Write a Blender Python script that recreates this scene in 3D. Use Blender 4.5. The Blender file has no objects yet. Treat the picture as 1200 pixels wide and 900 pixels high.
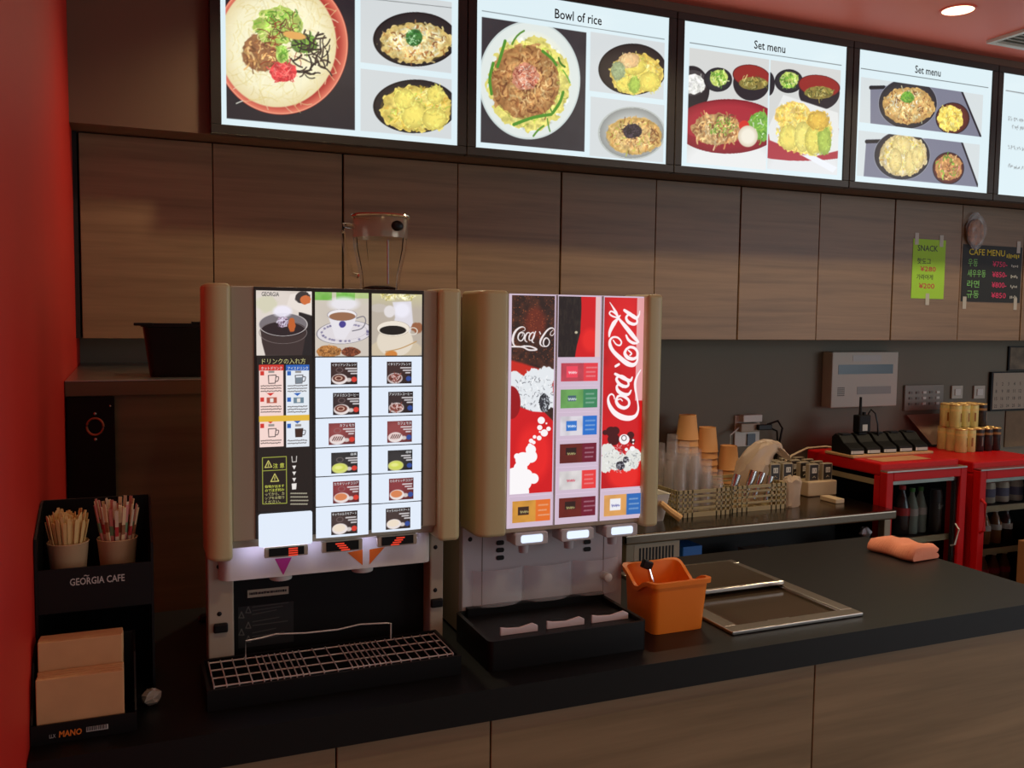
import bpy, bmesh, math, random
import numpy as np
from mathutils import Vector, Matrix
random.seed(7)
SC = bpy.context.scene
COL = SC.collection
PI = math.pi

# ------------------------------------------------------------------ camera
FPX, YAW, PIT, ROLL = 1067.1, .4012142, .0713425, .0119094
CAM = np.array([0, 0, 1.58])
_fw = np.array([math.sin(YAW)*math.cos(PIT), math.cos(YAW)*math.cos(PIT), -math.sin(PIT)])
_r0 = np.array([math.cos(YAW), -math.sin(YAW), 0.0])
_u0 = np.cross(_r0, _fw)
_rt = math.cos(ROLL)*_r0 + math.sin(ROLL)*_u0
_up = np.cross(_rt, _fw)
cd = bpy.data.cameras.new('camera')
cd.sensor_width = 36; cd.sensor_fit = 'HORIZONTAL'; cd.lens = FPX/1200*36; cd.clip_start = .02
cam = bpy.data.objects.new('camera', cd); COL.objects.link(cam)
cam.matrix_world = Matrix(((_rt[0], _up[0], -_fw[0], CAM[0]), (_rt[1], _up[1], -_fw[1], CAM[1]),
                           (_rt[2], _up[2], -_fw[2], CAM[2]), (0, 0, 0, 1)))
SC.camera = cam
def ray(a, b): return _fw + _rt*(a-600)/FPX + _up*(450-b)/FPX
def on_y(a, b, y): d = ray(a, b); return CAM + d*(y/d[1])
def on_z(a, b, z): d = ray(a, b); return CAM + d*((z-CAM[2])/d[2])
def on_x(a, b, x): d = ray(a, b); return CAM + d*(x/d[0])

# ------------------------------------------------------------------ world, exposure, lights
vs = SC.view_settings
vs.view_transform = 'Standard'; vs.look = 'None'; vs.gamma = 1.0; vs.exposure = 0.0; vs.use_curve_mapping = False
w = bpy.data.worlds.new('daylit_hall'); SC.world = w; w.use_nodes = True
w.node_tree.nodes['Background'].inputs[0].default_value = (.80, .90, 1.0, 1)
w.node_tree.nodes['Background'].inputs[1].default_value = .24
def area_light(name, loc, target, sx, sy, power, color=(1, 1, 1), spread=PI):
    l = bpy.data.lights.new(name, 'AREA'); l.shape = 'RECTANGLE'; l.size = sx; l.size_y = sy
    l.energy = power; l.color = color; l.spread = spread
    o = bpy.data.objects.new(name, l); COL.objects.link(o); o.location = loc
    o.rotation_euler = (Vector(target)-Vector(loc)).to_track_quat('-Z', 'Y').to_euler()
    return o
# daylight of the glazed hall front, far to the right behind the customer side
area_light('hall_window_daylight', (7.5, -3.5, 1.9), (2.2, 2.0, 1.0), 4.0, 2.4, 88, (.86, .93, 1))
DOWNLIGHT_POWER = 40
DOWNLIGHT_Y = 2.757
DOWNLIGHT_X = (.62, 1.855, 3.09, 4.325)
HALL_FILL_LIGHTS = ((.45, .45), (2.1, .45), (3.75, .45), (1.2, -1.3), (3.2, -1.3))  # lamps added out of view to brighten the counter and machine fronts
HALL_FILL_POWER = 18

# ------------------------------------------------------------------ helpers
def srgb(*c):
    if len(c) == 1: c = (c[0],)*3
    c = [x/255.0 for x in c]
    return tuple(x/12.92 if x <= .04045 else ((x+.055)/1.055)**2.4 for x in c)
_M = {}
def mat(name, col, rough=.5, metal=0.0, noise=0.0, nscale=20.0, bump=0.0, spec=.5, trans=0.0, alpha=1.0, emit=None, estr=0.0, coat=0.0, ior=1.45, stretch=None):
    if name in _M: return _M[name]
    m = bpy.data.materials.new(name); m.use_nodes = True; _M[name] = m
    nt = m.node_tree; b = nt.nodes['Principled BSDF']
    b.inputs['Base Color'].default_value = (*col, 1)
    b.inputs['Roughness'].default_value = rough; b.inputs['Metallic'].default_value = metal
    b.inputs['Specular IOR Level'].default_value = spec; b.inputs['IOR'].default_value = ior
    b.inputs['Transmission Weight'].default_value = trans; b.inputs['Alpha'].default_value = alpha
    b.inputs['Coat Weight'].default_value = coat
    if emit is not None:
        b.inputs['Emission Color'].default_value = (*emit, 1); b.inputs['Emission Strength'].default_value = estr
    if noise or bump:
        tc = nt.nodes.new('ShaderNodeTexCoord'); mp = nt.nodes.new('ShaderNodeMapping')
        nt.links.new(tc.outputs['Object'], mp.inputs[0])
        if stretch: mp.inputs['Scale'].default_value = stretch
        n = nt.nodes.new('ShaderNodeTexNoise'); n.inputs['Scale'].default_value = nscale; n.inputs['Detail'].default_value = 5
        nt.links.new(mp.outputs[0], n.inputs['Vector'])
        if noise:
            r = nt.nodes.new('ShaderNodeValToRGB')
            r.color_ramp.elements[0].position = .3; r.color_ramp.elements[1].position = .7
            r.color_ramp.elements[0].color = (*[x*(1-noise) for x in col], 1)
            r.color_ramp.elements[1].color = (*[min(1, x*(1+noise)) for x in col], 1)
            nt.links.new(n.outputs[0], r.inputs[0]); nt.links.new(r.outputs[0], b.inputs['Base Color'])
        if bump:
            bp = nt.nodes.new('ShaderNodeBump'); bp.inputs['Strength'].default_value = bump; bp.inputs['Distance'].default_value = .002
            nt.links.new(n.outputs[0], bp.inputs['Height']); nt.links.new(bp.outputs[0], b.inputs['Normal'])
    return m
def wood(name, c0, c1, rough=.45, scale=(1.1, 6, 26), seed=0.0):
    if name in _M: return _M[name]
    m = bpy.data.materials.new(name); m.use_nodes = True; _M[name] = m
    nt = m.node_tree; b = nt.nodes['Principled BSDF']; b.inputs['Roughness'].default_value = rough
    tc = nt.nodes.new('ShaderNodeTexCoord'); mp = nt.nodes.new('ShaderNodeMapping')
    mp.inputs['Scale'].default_value = scale; mp.inputs['Location'].default_value = (seed, seed*2, seed*.7)
    nt.links.new(tc.outputs['Object'], mp.inputs[0])
    n1 = nt.nodes.new('ShaderNodeTexNoise'); n1.inputs['Scale'].default_value = 1.0; n1.inputs['Detail'].default_value = 8; n1.inputs['Distortion'].default_value = .6
    n2 = nt.nodes.new('ShaderNodeTexNoise'); n2.inputs['Scale'].default_value = 6; n2.inputs['Detail'].default_value = 4
    nt.links.new(mp.outputs[0], n1.inputs['Vector']); nt.links.new(mp.outputs[0], n2.inputs['Vector'])
    mx = nt.nodes.new('ShaderNodeMath'); mx.operation = 'MULTIPLY_ADD'; mx.inputs[1].default_value = .25
    nt.links.new(n2.outputs[0], mx.inputs[0]); nt.links.new(n1.outputs[0], mx.inputs[2])
    r = nt.nodes.new('ShaderNodeValToRGB'); e = r.color_ramp.elements
    e[0].position = .42; e[1].position = .78; e[0].color = (*c0, 1); e[1].color = (*c1, 1)
    nt.links.new(mx.outputs[0], r.inputs[0]); nt.links.new(r.outputs[0], b.inputs['Base Color'])
    bp = nt.nodes.new('ShaderNodeBump'); bp.inputs['Strength'].default_value = .06; bp.inputs['Distance'].default_value = .001
    nt.links.new(n2.outputs[0], bp.inputs['Height']); nt.links.new(bp.outputs[0], b.inputs['Normal'])
    return m
def print_mat(name, lit=0.0, rough=.3):
    """flat print: colours from the mesh's own colour layer, backlit when lit > 0"""
    if name in _M: return _M[name]
    m = bpy.data.materials.new(name); m.use_nodes = True; _M[name] = m
    nt = m.node_tree; b = nt.nodes['Principled BSDF']; b.inputs['Roughness'].default_value = rough
    a = nt.nodes.new('ShaderNodeVertexColor'); a.layer_name = 'Col'
    if lit:
        b.inputs['Base Color'].default_value = (.02, .02, .02, 1)
        nt.links.new(a.outputs[0], b.inputs['Emission Color']); b.inputs['Emission Strength'].default_value = lit
    else:
        nt.links.new(a.outputs[0], b.inputs['Base Color'])
    return m
def lit(name, col, s=1.0): return mat(name, (.02, .02, .02), .35, emit=col, estr=s)

class MB:
    def __init__(s): s.v = []; s.f = []; s.mi = []; s.cur = 0
    def add(s, vs, fs):
        k = len(s.v); s.v += [tuple(map(float, p)) for p in vs]
        for f in fs: s.f.append([i+k for i in f]); s.mi.append(s.cur)
        return s
    def box(s, x0, x1, y0, y1, z0, z1):
        return s.add([(x0,y0,z0),(x1,y0,z0),(x1,y1,z0),(x0,y1,z0),(x0,y0,z1),(x1,y0,z1),(x1,y1,z1),(x0,y1,z1)],
                     [(3,2,1,0),(4,5,6,7),(0,1,5,4),(1,2,6,5),(2,3,7,6),(3,0,4,7)])
    def obox(s, c, size, M=None):
        a, b, d = [x/2 for x in size]; M = M or Matrix.Identity(3)
        vs = [Vector(c)+M @ Vector((x*a, y*b, z*d)) for z in (-1, 1) for x, y in ((-1,-1),(1,-1),(1,1),(-1,1))]
        return s.add(vs, [(3,2,1,0),(4,5,6,7),(0,1,5,4),(1,2,6,5),(2,3,7,6),(3,0,4,7)])
    def prism(s, pts, ax, a0, a1):
        """pts: 2-D outline; extruded along axis ax ('x': pts are (y,z); 'y': (x,z); 'z': (x,y))"""
        def mk(p, t): return {'x': (t, p[0], p[1]), 'y': (p[0], t, p[1]), 'z': (p[0], p[1], t)}[ax]
        n = len(pts); vs = [mk(p, a0) for p in pts]+[mk(p, a1) for p in pts]
        A = sum(pts[i][0]*pts[(i+1) % n][1]-pts[(i+1) % n][0]*pts[i][1] for i in range(n))
        fl = (A > 0) != (ax == 'y')
        fs = [list(range(n)), list(range(n, 2*n))[::-1]]+[(i, i+n, (i+1) % n+n, (i+1) % n) for i in range(n)]
        if fl: fs = [list(f)[::-1] for f in fs]
        return s.add(vs, fs)
    def loft(s, rings, cap0=True, cap1=True, closed=True):
        n = len(rings[0]); vs = [p for r in rings for p in r]; fs = []
        for i in range(len(rings)-1):
            for j in range(n if closed else n-1):
                a, b = i*n+j, i*n+(j+1) % n
                fs.append((a, b, b+n, a+n))
        if cap0: fs.append(list(range(n))[::-1])
        if cap1: fs.append(list(range((len(rings)-1)*n, len(rings)*n)))
        return s.add(vs, fs)
    def lathe(s, cx, cy, prof, n=24, cap0=True, cap1=True, sx=1, sy=1):
        return s.loft([[(cx+sx*r*math.cos(2*PI*k/n), cy+sy*r*math.sin(2*PI*k/n), z) for k in range(n)] for r, z in prof], cap0, cap1)
    def rrect(s, x0, x1, y0, y1, r, n=4):
        pts = []
        for cx, cy, a in ((x1-r, y1-r, 0), (x0+r, y1-r, 90), (x0+r, y0+r, 180), (x1-r, y0+r, 270)):
            for k in range(n+1):
                t = math.radians(a+90*k/n); pts.append((cx+r*math.cos(t), cy+r*math.sin(t)))
        return pts
    def tube(s, path, r, n=6, closed=False):
        P = [Vector(p) for p in path]; m = len(P); rings = []
        up = Vector((0, 0, 1))
        for i in range(m):
            t = (P[(i+1) % m]-P[i-1]) if closed else (P[min(i+1, m-1)]-P[max(i-1, 0)])
            t.normalize()
            a = t.cross(up)
            if a.length < .05: a = t.cross(Vector((1, 0, 0)))
            a.normalize(); b = t.cross(a)
            rr = r[i] if isinstance(r, (list, tuple)) else r
            rings.append([P[i]+a*rr*math.cos(2*PI*k/n)+b*rr*math.sin(2*PI*k/n) for k in range(n)])
        if closed: rings.append(rings[0])
        return s.loft(rings, not closed, not closed)
    def ball(s, c, r, n=12, m=8):
        R = r if isinstance(r, (tuple, list)) else (r, r, r)
        return s.loft([[(c[0]+R[0]*math.sin(PI*(i+.02)/(m+.04))*math.cos(2*PI*k/n), c[1]+R[1]*math.sin(PI*(i+.02)/(m+.04))*math.sin(2*PI*k/n), c[2]-R[2]*math.cos(PI*(i+.02)/(m+.04))) for k in range(n)] for i in range(m+1)])
    def build(s, name, m, parent=None, bevel=0.0, smooth=False, seg=2, angle=40):
        me = bpy.data.meshes.new(name)
        me.from_pydata(s.v, [], s.f)
        ms = m if isinstance(m, (list, tuple)) else [m]
        for x in ms: me.materials.append(x)
        if len(ms) > 1: me.polygons.foreach_set('material_index', s.mi)
        me.validate(); 
        bm = bmesh.new(); bm.from_mesh(me); bmesh.ops.recalc_face_normals(bm, faces=bm.faces); bm.to_mesh(me); bm.free()
        if smooth:
            me.polygons.foreach_set('use_smooth', [True]*len(me.polygons)); me.set_sharp_from_angle(angle=math.radians(angle))
        me.update()
        return link(name, me, parent, bevel, seg)
def link(name, me, parent=None, bevel=0.0, seg=2):
    o = bpy.data.objects.new(name, me); COL.objects.link(o)
    if parent is not None:
        o.parent = parent
        q = parent; T = Matrix.Identity(4)
        while q is not None:
            if q.type == 'EMPTY': T = Matrix.Translation(-Vector(q.location))
            q = q.parent
        if parent.type == 'EMPTY': o.matrix_parent_inverse = T
    if bevel:
        md = o.modifiers.new('bevel', 'BEVEL'); md.width = bevel; md.segments = seg; md.limit_method = 'ANGLE'; md.angle_limit = math.radians(35)
    return o
def tag(o, label, cat, group=None):
    o['label'] = label; o['category'] = cat
    if group: o['group'] = group
    return o
def thing(name, label, cat, loc=(0, 0, 0), group=None):
    o = bpy.data.objects.new(name, None); COL.objects.link(o); o.location = loc; o.empty_display_size = .05
    return tag(o, label, cat, group)
def struct(o): o['kind'] = 'structure'; return o
def dup(root, loc=None, rot=None, label=None):
    r = root.copy(); COL.objects.link(r)
    if loc is not None: r.location = loc
    if rot is not None: r.rotation_euler = rot
    if label: r['label'] = label
    for ch in root.children:
        c = ch.copy(); COL.objects.link(c); c.parent = r
        for g in ch.children:
            d = g.copy(); COL.objects.link(d); d.parent = c
    return r
def one(name, mb, m, label, cat, group=None, **k): return tag(mb.build(name, m, None, **k), label, cat, group)
def text(name, body, x0, z0, w, h, y, m, parent, fit=True, ax='y', align='C', shear=0.0, bold=0.0):
    """lettering lying in the plane Y = y (facing -Y), fitted in the box x0..x0+w, z0..z0+h"""
    c = bpy.data.curves.new('lettering', 'FONT'); c.body = body; c.resolution_u = 2; c.shear = shear; c.offset = bold
    t = bpy.data.objects.new('lettering', c); src = t.to_mesh()
    co = np.empty(len(src.vertices)*3); src.vertices.foreach_get('co', co); co = co.reshape(-1, 3)
    fs = [list(p.vertices) for p in src.polygons]; t.to_mesh_clear(); bpy.data.objects.remove(t); bpy.data.curves.remove(c)
    lo, hi = co.min(0), co.max(0); sz = np.maximum(hi-lo, 1e-6)
    sx, sy = w/sz[0], h/sz[1]
    if not fit: sx = sy = min(sx, sy)
    X = x0+(co[:, 0]-lo[0])*sx; Z = z0+(co[:, 1]-lo[1])*sy
    if not fit and align == 'C': X += (w-sz[0]*sx)/2
    if not fit and align == 'R': X += (w-sz[0]*sx)
    me = bpy.data.meshes.new(name)
    me.from_pydata([(a, y, b) for a, b in zip(X, Z)], [], fs); me.materials.append(m); me.update()
    return link(name, me, parent)

# ------------------------------------------------------------------ painter for printed pictures
def _smooth(x): return np.clip(x, 0, 1)
class Pic:
    """a printed sheet in the plane Y = y spanning x0..x1, z0..z1; painted in sRGB, then meshed with a colour layer"""
    def __init__(s, x0, x1, z0, z1, y, W, bg=(1, 1, 1), seed=1):
        s.x0, s.x1, s.z0, s.z1, s.y = x0, x1, z0, z1, y
        s.W = W; s.H = max(4, int(round(W*(z1-z0)/(x1-x0)))); s.px = (x1-x0)/(s.W-1)
        s.a = np.ones((s.H, s.W, 3))*np.array(bg); s.rng = np.random.default_rng(seed)
        s.I, s.J = np.mgrid[0:s.H, 0:s.W].astype(float)
    def loc(s, u, v):
        p = on_y(u, v, s.y); return ((p[0]-s.x0)/s.px, (s.z1-p[2])/s.px)   # raster col, row
    def blend(s, al, col, win=None):
        al = np.clip(al, 0, 1)[..., None]; col = np.asarray(col)
        if win is None: s.a[:] = s.a*(1-al)+col*al
        else:
            i0, i1, j0, j1 = win; s.a[i0:i1, j0:j1] = s.a[i0:i1, j0:j1]*(1-al)+col*al
    def noise(s, cell, oct=3, aniso=1.0):
        out = np.zeros((s.H, s.W)); amp = 1; tot = 0
        for _ in range(oct):
            gh, gw = int(s.H/cell)+3, int(s.W/(cell*aniso))+3
            g = s.rng.random((gh, gw)); y = s.I/cell; x = s.J/(cell*aniso)
            yi = y.astype(int); xi = x.astype(int); fy = y-yi; fx = x-xi
            fy = fy*fy*(3-2*fy); fx = fx*fx*(3-2*fx)
            out += amp*((g[yi, xi]*(1-fx)+g[yi, xi+1]*fx)*(1-fy)+(g[yi+1, xi]*(1-fx)+g[yi+1, xi+1]*fx)*fy)
            tot += amp; amp *= .55; cell = max(1.2, cell/2)
        return out/tot
    def ell(s, u0, v0, u1, v1, tilt=0.0):
        """photo-pixel box -> (centre, half axes) on the sheet"""
        cu, cv = (u0+u1)/2, (v0+v1)/2; c = np.array(s.loc(cu, cv))
        a = np.array(s.loc(u1, cv+tilt))-c; b = np.array(s.loc(cu, v0))-c
        return c, a, b
    def rad(s, e):
        c, a, b = e; M = np.linalg.inv(np.array([a, b]).T)
        x = s.J-c[0]; y = s.I-c[1]
        return np.hypot(M[0, 0]*x+M[0, 1]*y, M[1, 0]*x+M[1, 1]*y), math.sqrt(abs(np.cross(a, b)))
    def mask(s, e, soft=1.0, wob=0.0, cell=8):
        r, R = s.rad(e)
        if wob: r = r+(s.noise(cell, 2)-.5)*wob
        return _smooth((1-r)*R/soft+.5)
    def disc(s, e, col, soft=1.0, wob=0.0, cell=8, al=1.0): s.blend(s.mask(e, soft, wob, cell)*al, col)
    def ring(s, e, col, width, soft=1.0, al=1.0):
        r, R = s.rad(e); s.blend(_smooth((width/2-abs(1-r)*R)/soft+.5)*al, col)
    def poly(s, pts, col, px=True, al=1.0, soft=1.0):
        P = np.array([s.loc(*p) if px else p for p in pts]); n = len(P)
        d = np.full((s.H, s.W), 1e9); ins = np.zeros((s.H, s.W), bool)
        for k in range(n):
            a, b = P[k], P[(k+1) % n]; e = b-a; L = e@e+1e-9
            t = np.clip(((s.J-a[0])*e[0]+(s.I-a[1])*e[1])/L, 0, 1)
            d = np.minimum(d, np.hypot(s.J-a[0]-t*e[0], s.I-a[1]-t*e[1]))
            c1 = (a[1] > s.I) != (b[1] > s.I)
            xx = a[0]+(s.I-a[1])*e[0]/(e[1] if abs(e[1]) > 1e-9 else 1e-9)
            ins ^= c1 & (s.J < xx)
        s.blend(_smooth(np.where(ins, d, -d)/soft+.5)*al, col)
    def rect(s, u0, v0, u1, v1, col, al=1.0):
        """axis-aligned on the sheet, corners from photo pixels"""
        a = s.loc(u0, v0); b = s.loc(u1, v1)
        s.blend(_smooth(s.J-a[0]+.5)*_smooth(b[0]-s.J+.5)*_smooth(s.I-a[1]+.5)*_smooth(b[1]-s.I+.5)*al, col)
    def stroke(s, P, wd, col, al=1.0):
        P = np.asarray(P, float); wd = np.broadcast_to(np.asarray(wd, float), (len(P),))
        m = wd.max()+2
        j0 = int(max(0, P[:, 0].min()-m)); j1 = int(min(s.W, P[:, 0].max()+m+1)); i0 = int(max(0, P[:, 1].min()-m)); i1 = int(min(s.H, P[:, 1].max()+m+1))
        if j1 <= j0 or i1 <= i0: return
        J = s.J[i0:i1, j0:j1]; I = s.I[i0:i1, j0:j1]; best = np.full(J.shape, -1e9)
        for k in range(len(P)-1):
            a, b = P[k], P[k+1]; e = b-a; L = e@e+1e-9
            t = np.clip(((J-a[0])*e[0]+(I-a[1])*e[1])/L, 0, 1)
            best = np.maximum(best, (wd[k]*(1-t)+wd[k+1]*t)/2-np.hypot(J-a[0]-t*e[0], I-a[1]-t*e[1]))
        s.blend(_smooth(best+.5)*al, col, (i0, i1, j0, j1))
    def line(s, pts, wd, col, al=1.0, curve=True):
        """pts in photo pixels, wd in photo pixels"""
        k = s.W/abs(s.loc_span()); P = [np.array(s.loc(*p)) for p in pts]
        W = [x*k for x in (wd if isinstance(wd, (list, tuple)) else [wd]*len(P))]
        if curve and len(P) > 2:
            Q, V = [], []
            for i in range(len(P)-1):
                p0, p1, p2, p3 = P[max(i-1, 0)], P[i], P[i+1], P[min(i+2, len(P)-1)]
                for t in np.linspace(0, 1, 7)[:-1]:
                    Q.append(.5*((2*p1)+(-p0+p2)*t+(2*p0-5*p1+4*p2-p3)*t*t+(-p0+3*p1-3*p2+p3)*t**3)); V.append(W[i]*(1-t)+W[i+1]*t)
            Q.append(P[-1]); V.append(W[-1]); P, W = Q, V
        s.stroke(P, W, col, al)
    def loc_span(s):
        p = np.array([s.x0, s.y, (s.z0+s.z1)/2])-CAM; q = np.array([s.x1, s.y, (s.z0+s.z1)/2])-CAM
        return FPX*((q@_rt)/(q@_fw)-(p@_rt)/(p@_fw))
    def scatter(s, e, n, pal, L, wd, curl=.5, rmax=1.0, al=.85, bright=.12, heap=0.0):
        """short curved strokes (noodles, leaves, batter crumbs) inside an ellipse; L, wd in raster cells"""
        c, a, b = e
        for _ in range(n):
            r = math.sqrt(s.rng.random())*rmax; t = s.rng.random()*2*PI
            p = c+a*r*math.cos(t)+b*r*math.sin(t); th = s.rng.random()*2*PI; k = (s.rng.random()-.5)*curl*2
            ln = L*(.6+.8*s.rng.random()); pts = [p]
            for _k in range(4):
                p = p+np.array([math.cos(th), math.sin(th)])*ln/4; th += k; pts.append(p)
            col = np.array(pal[int(s.rng.integers(len(pal)))])*(1+(s.rng.random()-.5)*2*bright)
            s.stroke(pts, wd*(.7+.6*s.rng.random()), np.clip(col, 0, 1), al)
    def clip_outside(s, e, saved, soft=1.0):
        m = s.mask(e, soft)[..., None]; s.a[:] = saved*(1-m)+s.a*m
    def build(s, name, m, parent=None, thick=False):
        X = np.linspace(s.x0, s.x1, s.W); Z = np.linspace(s.z1, s.z0, s.H)
        co = np.empty((s.H, s.W, 3)); co[..., 0] = X; co[..., 1] = s.y; co[..., 2] = Z[:, None]
        idx = np.arange(s.H*s.W).reshape(s.H, s.W)
        q = np.stack([idx[1:, :-1], idx[1:, 1:], idx[:-1, 1:], idx[:-1, :-1]], -1).reshape(-1, 4)
        me = bpy.data.meshes.new(name); nf = len(q)
        me.vertices.add(s.H*s.W); me.vertices.foreach_set('co', co.ravel())
        me.loops.add(nf*4); me.loops.foreach_set('vertex_index', q.ravel().astype(np.int32))
        me.polygons.add(nf); me.polygons.foreach_set('loop_start', np.arange(0, nf*4, 4, dtype=np.int32))
        me.update(calc_edges=True)
        A = np.clip(s.a, 0, 1); lin = np.where(A <= .04045, A/12.92, ((A+.055)/1.055)**2.4)
        ca = me.color_attributes.new('Col', 'FLOAT_COLOR', 'POINT')
        ca.data.foreach_set('color', np.concatenate([lin, np.ones((s.H, s.W, 1))], -1).ravel().astype(np.float32))
        me.materials.append(m)
        return link(name, me, parent)
def c255(*c): return tuple(x/255 for x in c)
# ------------------------------------------------------------------ the room
XW = -.15; YBACK = 3.55; YCAB = 3.30; YBULK = 3.16; ZCEIL = 2.835; ZC = .90
M_red = mat('red_wall_paint', srgb(196, 34, 20), .55, noise=.04, nscale=3)
M_redc = mat('red_ceiling_paint', srgb(255, 132, 112), .5, noise=.03, nscale=2)
M_back = mat('taupe_wall_paint', srgb(118, 110, 92), .6, noise=.04, nscale=2)
M_bulk = mat('brown_wall_panel', srgb(112, 86, 66), .55, noise=.05, nscale=2)
M_floor = mat('pale_floor', srgb(150, 146, 138), .4, noise=.1, nscale=4)
M_door = [wood('walnut_laminate_%d' % i, srgb(118, 92, 64), srgb(144, 114, 82), .42, seed=i*3.7) for i in range(3)]
M_front = [wood('taupe_oak_laminate_%d' % i, srgb(124, 106, 76), srgb(158, 136, 102), .45, (.9, 6, 14), seed=i*5.1) for i in range(3)]
M_dark = mat('dark_gap', srgb(20, 16, 14), .7)
M_black = mat('black_laminate', srgb(14, 15, 15), .40, spec=.4, noise=.06, nscale=60)
M_bplas = mat('black_plastic', srgb(18, 17, 16), .38, spec=.35)
M_bmatte = mat('black_matte_plastic', srgb(13, 12, 11), .55, spec=.3)
M_steel = mat('brushed_steel', srgb(190, 184, 174), .28, metal=1, noise=.06, nscale=30, stretch=(1, 12, 12))
M_chrome = mat('chrome', srgb(220, 216, 210), .14, metal=1)
M_wire = mat('coated_wire', srgb(214, 208, 200), .3, metal=.4)
M_white = mat('white_plastic', srgb(222, 218, 208), .4)
M_ivory = mat('ivory_plastic', srgb(206, 198, 150), .38, noise=.02, nscale=8)
M_ivory2 = mat('warm_grey_plastic', srgb(176, 164, 142), .42)
M_paper = mat('brown_paper', srgb(205, 160, 112), .8, noise=.05, nscale=25)
M_cup = mat('white_paper_cup', srgb(196, 160, 120), .65)
M_clear = mat('clear_plastic', (.96, .95, .95), .08, alpha=.16, spec=.9)
M_glass = mat('thin_glass', (.93, .95, .95), .04, trans=1.0, ior=1.08)
M_ink = mat('dark_ink', srgb(30, 30, 34), .5)
P_lit = print_mat('backlit_print', 1.0, .25)
P_flat = print_mat('paper_print', 0, .55)

struct(MB().box(XW-.3, 6.6, -3.2, YBACK+.1, -.1, 0).build('floor', M_floor))
struct(MB().box(XW-.3, 6.6, -3.2, YBACK+.1, ZCEIL, ZCEIL+.1).build('ceiling', M_redc))
struct(MB().box(XW-.2, XW, -3.2, YBACK+.1, 0, ZCEIL).build('wall_left', M_red))
struct(MB().box(XW, 6.6, YBACK, YBACK+.1, 0, ZCEIL).build('wall_back', M_back))
struct(MB().box(XW, 6.6, YBULK, YBACK, 2.168, ZCEIL).build('wall_bulkhead', M_bulk))
struct(MB().box(XW, -.1365, YCAB-.002, YBACK, 1.5, 2.167).build('trim_1', M_dark))

# tall wood-faced unit behind the left end of the counter, steel top
t = thing('tall_storage_unit', 'wood-faced tall unit with a steel top behind the counter by red wall', 'cabinet', (.5, 3.0, 0))
M_tall = wood('dim_oak_laminate', srgb(104, 98, 70), srgb(126, 116, 84), .45, (.9, 6, 14))
MB().box(XW+.002, 1.15, 2.64, YBACK-.002, 0, 1.366).build('body', M_tall, t)
MB().box(XW+.002, 1.17, 2.622, YBACK-.002, 1.366, 1.4025).build('top_edge', M_tall, t)
MB().box(XW+.002, 1.17, 2.62, YBACK-.002, 1.403, 1.406).build('worktop', M_steel, t, bevel=.001)

# counter: base units with front panels, then the continuous black worktop
seams = [XW+.004, on_y(-160, 950, 1.533)[0], on_y(575, 860, 1.533)[0], on_y(953, 840, 1.533)[0], 2.150]
seams[1] = max(seams[1], seams[2]-.86*1.0); seams = [seams[0], seams[2]-.29, seams[2], seams[3], 2.150]
names = ['narrow oak-laminate base unit of the counter under the coffee dispenser', 'oak-laminate base unit of the counter next to the red wall',
         'oak-laminate base unit of the counter under the cola dispenser', 'oak-laminate base unit of the counter under the folded towel']
order = [1, 0, 2, 3]
for i in range(4):
    a, b = seams[i], seams[i+1]
    t = thing('base_unit', names[order[i]], 'cabinet', ((a+b)/2, 1.85, 0), 'base units of the service counter')
    MB().box(a+.001, b-.001, 1.549, 2.15, .02, .838).build('body', M_dark, t)
    MB().box(a+.0015, b-.0015, 1.533, 1.549, .08, .838).build('front_panel', M_front[i % 3], t, bevel=.001, seg=1)
    MB().box(a+.001, b-.001, 1.58, 1.60, 0, .08).build('plinth', M_dark, t)
pan = [on_z(856.7, 659, ZC), on_z(1008, 722, ZC), on_z(855, 747, ZC)]
PX0, PX1, PY0, PY1 = 1.20, 1.568, 1.588, 2.088
m = MB()
for a in ((XW+.002, PX0+.03, 1.513, 2.195), (PX1-.03, 2.165, 1.513, 2.195), (PX0+.03, PX1-.03, 1.513, PY0+.03), (PX0+.03, PX1-.03, PY1-.03, 2.195)):
    m.box(*a, ZC-.06, ZC)
one('countertop', m, M_black, 'long black laminate countertop on oak-laminate base units', 'countertop')

# wall cabinets: two doors each
dx = [-.134, .2815, .729, 1.167, 1.603, 2.042, 2.470, 2.907, 3.356, 3.793, 4.232, 4.67, 5.108]
cabs = ['walnut wall cabinet against the red wall, above the black tub', 'walnut wall cabinet behind the glass jug', 'walnut wall cabinet directly above the cola dispenser and cup baskets',
        'walnut wall cabinet above the alarm panel, left of the green paper sign', 'walnut wall cabinet with the green and black menus taped on', 'walnut wall cabinet past the black handwritten menu']
for i in range(6):
    a, b, c = dx[2*i], dx[2*i+1], dx[2*i+2]
    t = thing('wall_cabinet', cabs[i], 'cabinet', ((a+c)/2, YBACK, 1.5), 'row of wall cabinets')
    MB().box(a+.001, c-.001, YCAB+.019, YBACK-.001, 1.506, 2.1665).build('body', M_dark, t)
    for k, (p, q) in enumerate(((a, b), (b, c))):
        MB().box(p+(.0035 if k == 0 else .0015), q-(.0015 if k == 0 else .0035), YCAB, YCAB+.018, 1.5, 2.164).build('door', M_door[(2*i+k*2+i) % 3], t, bevel=.0015, seg=1)

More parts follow.
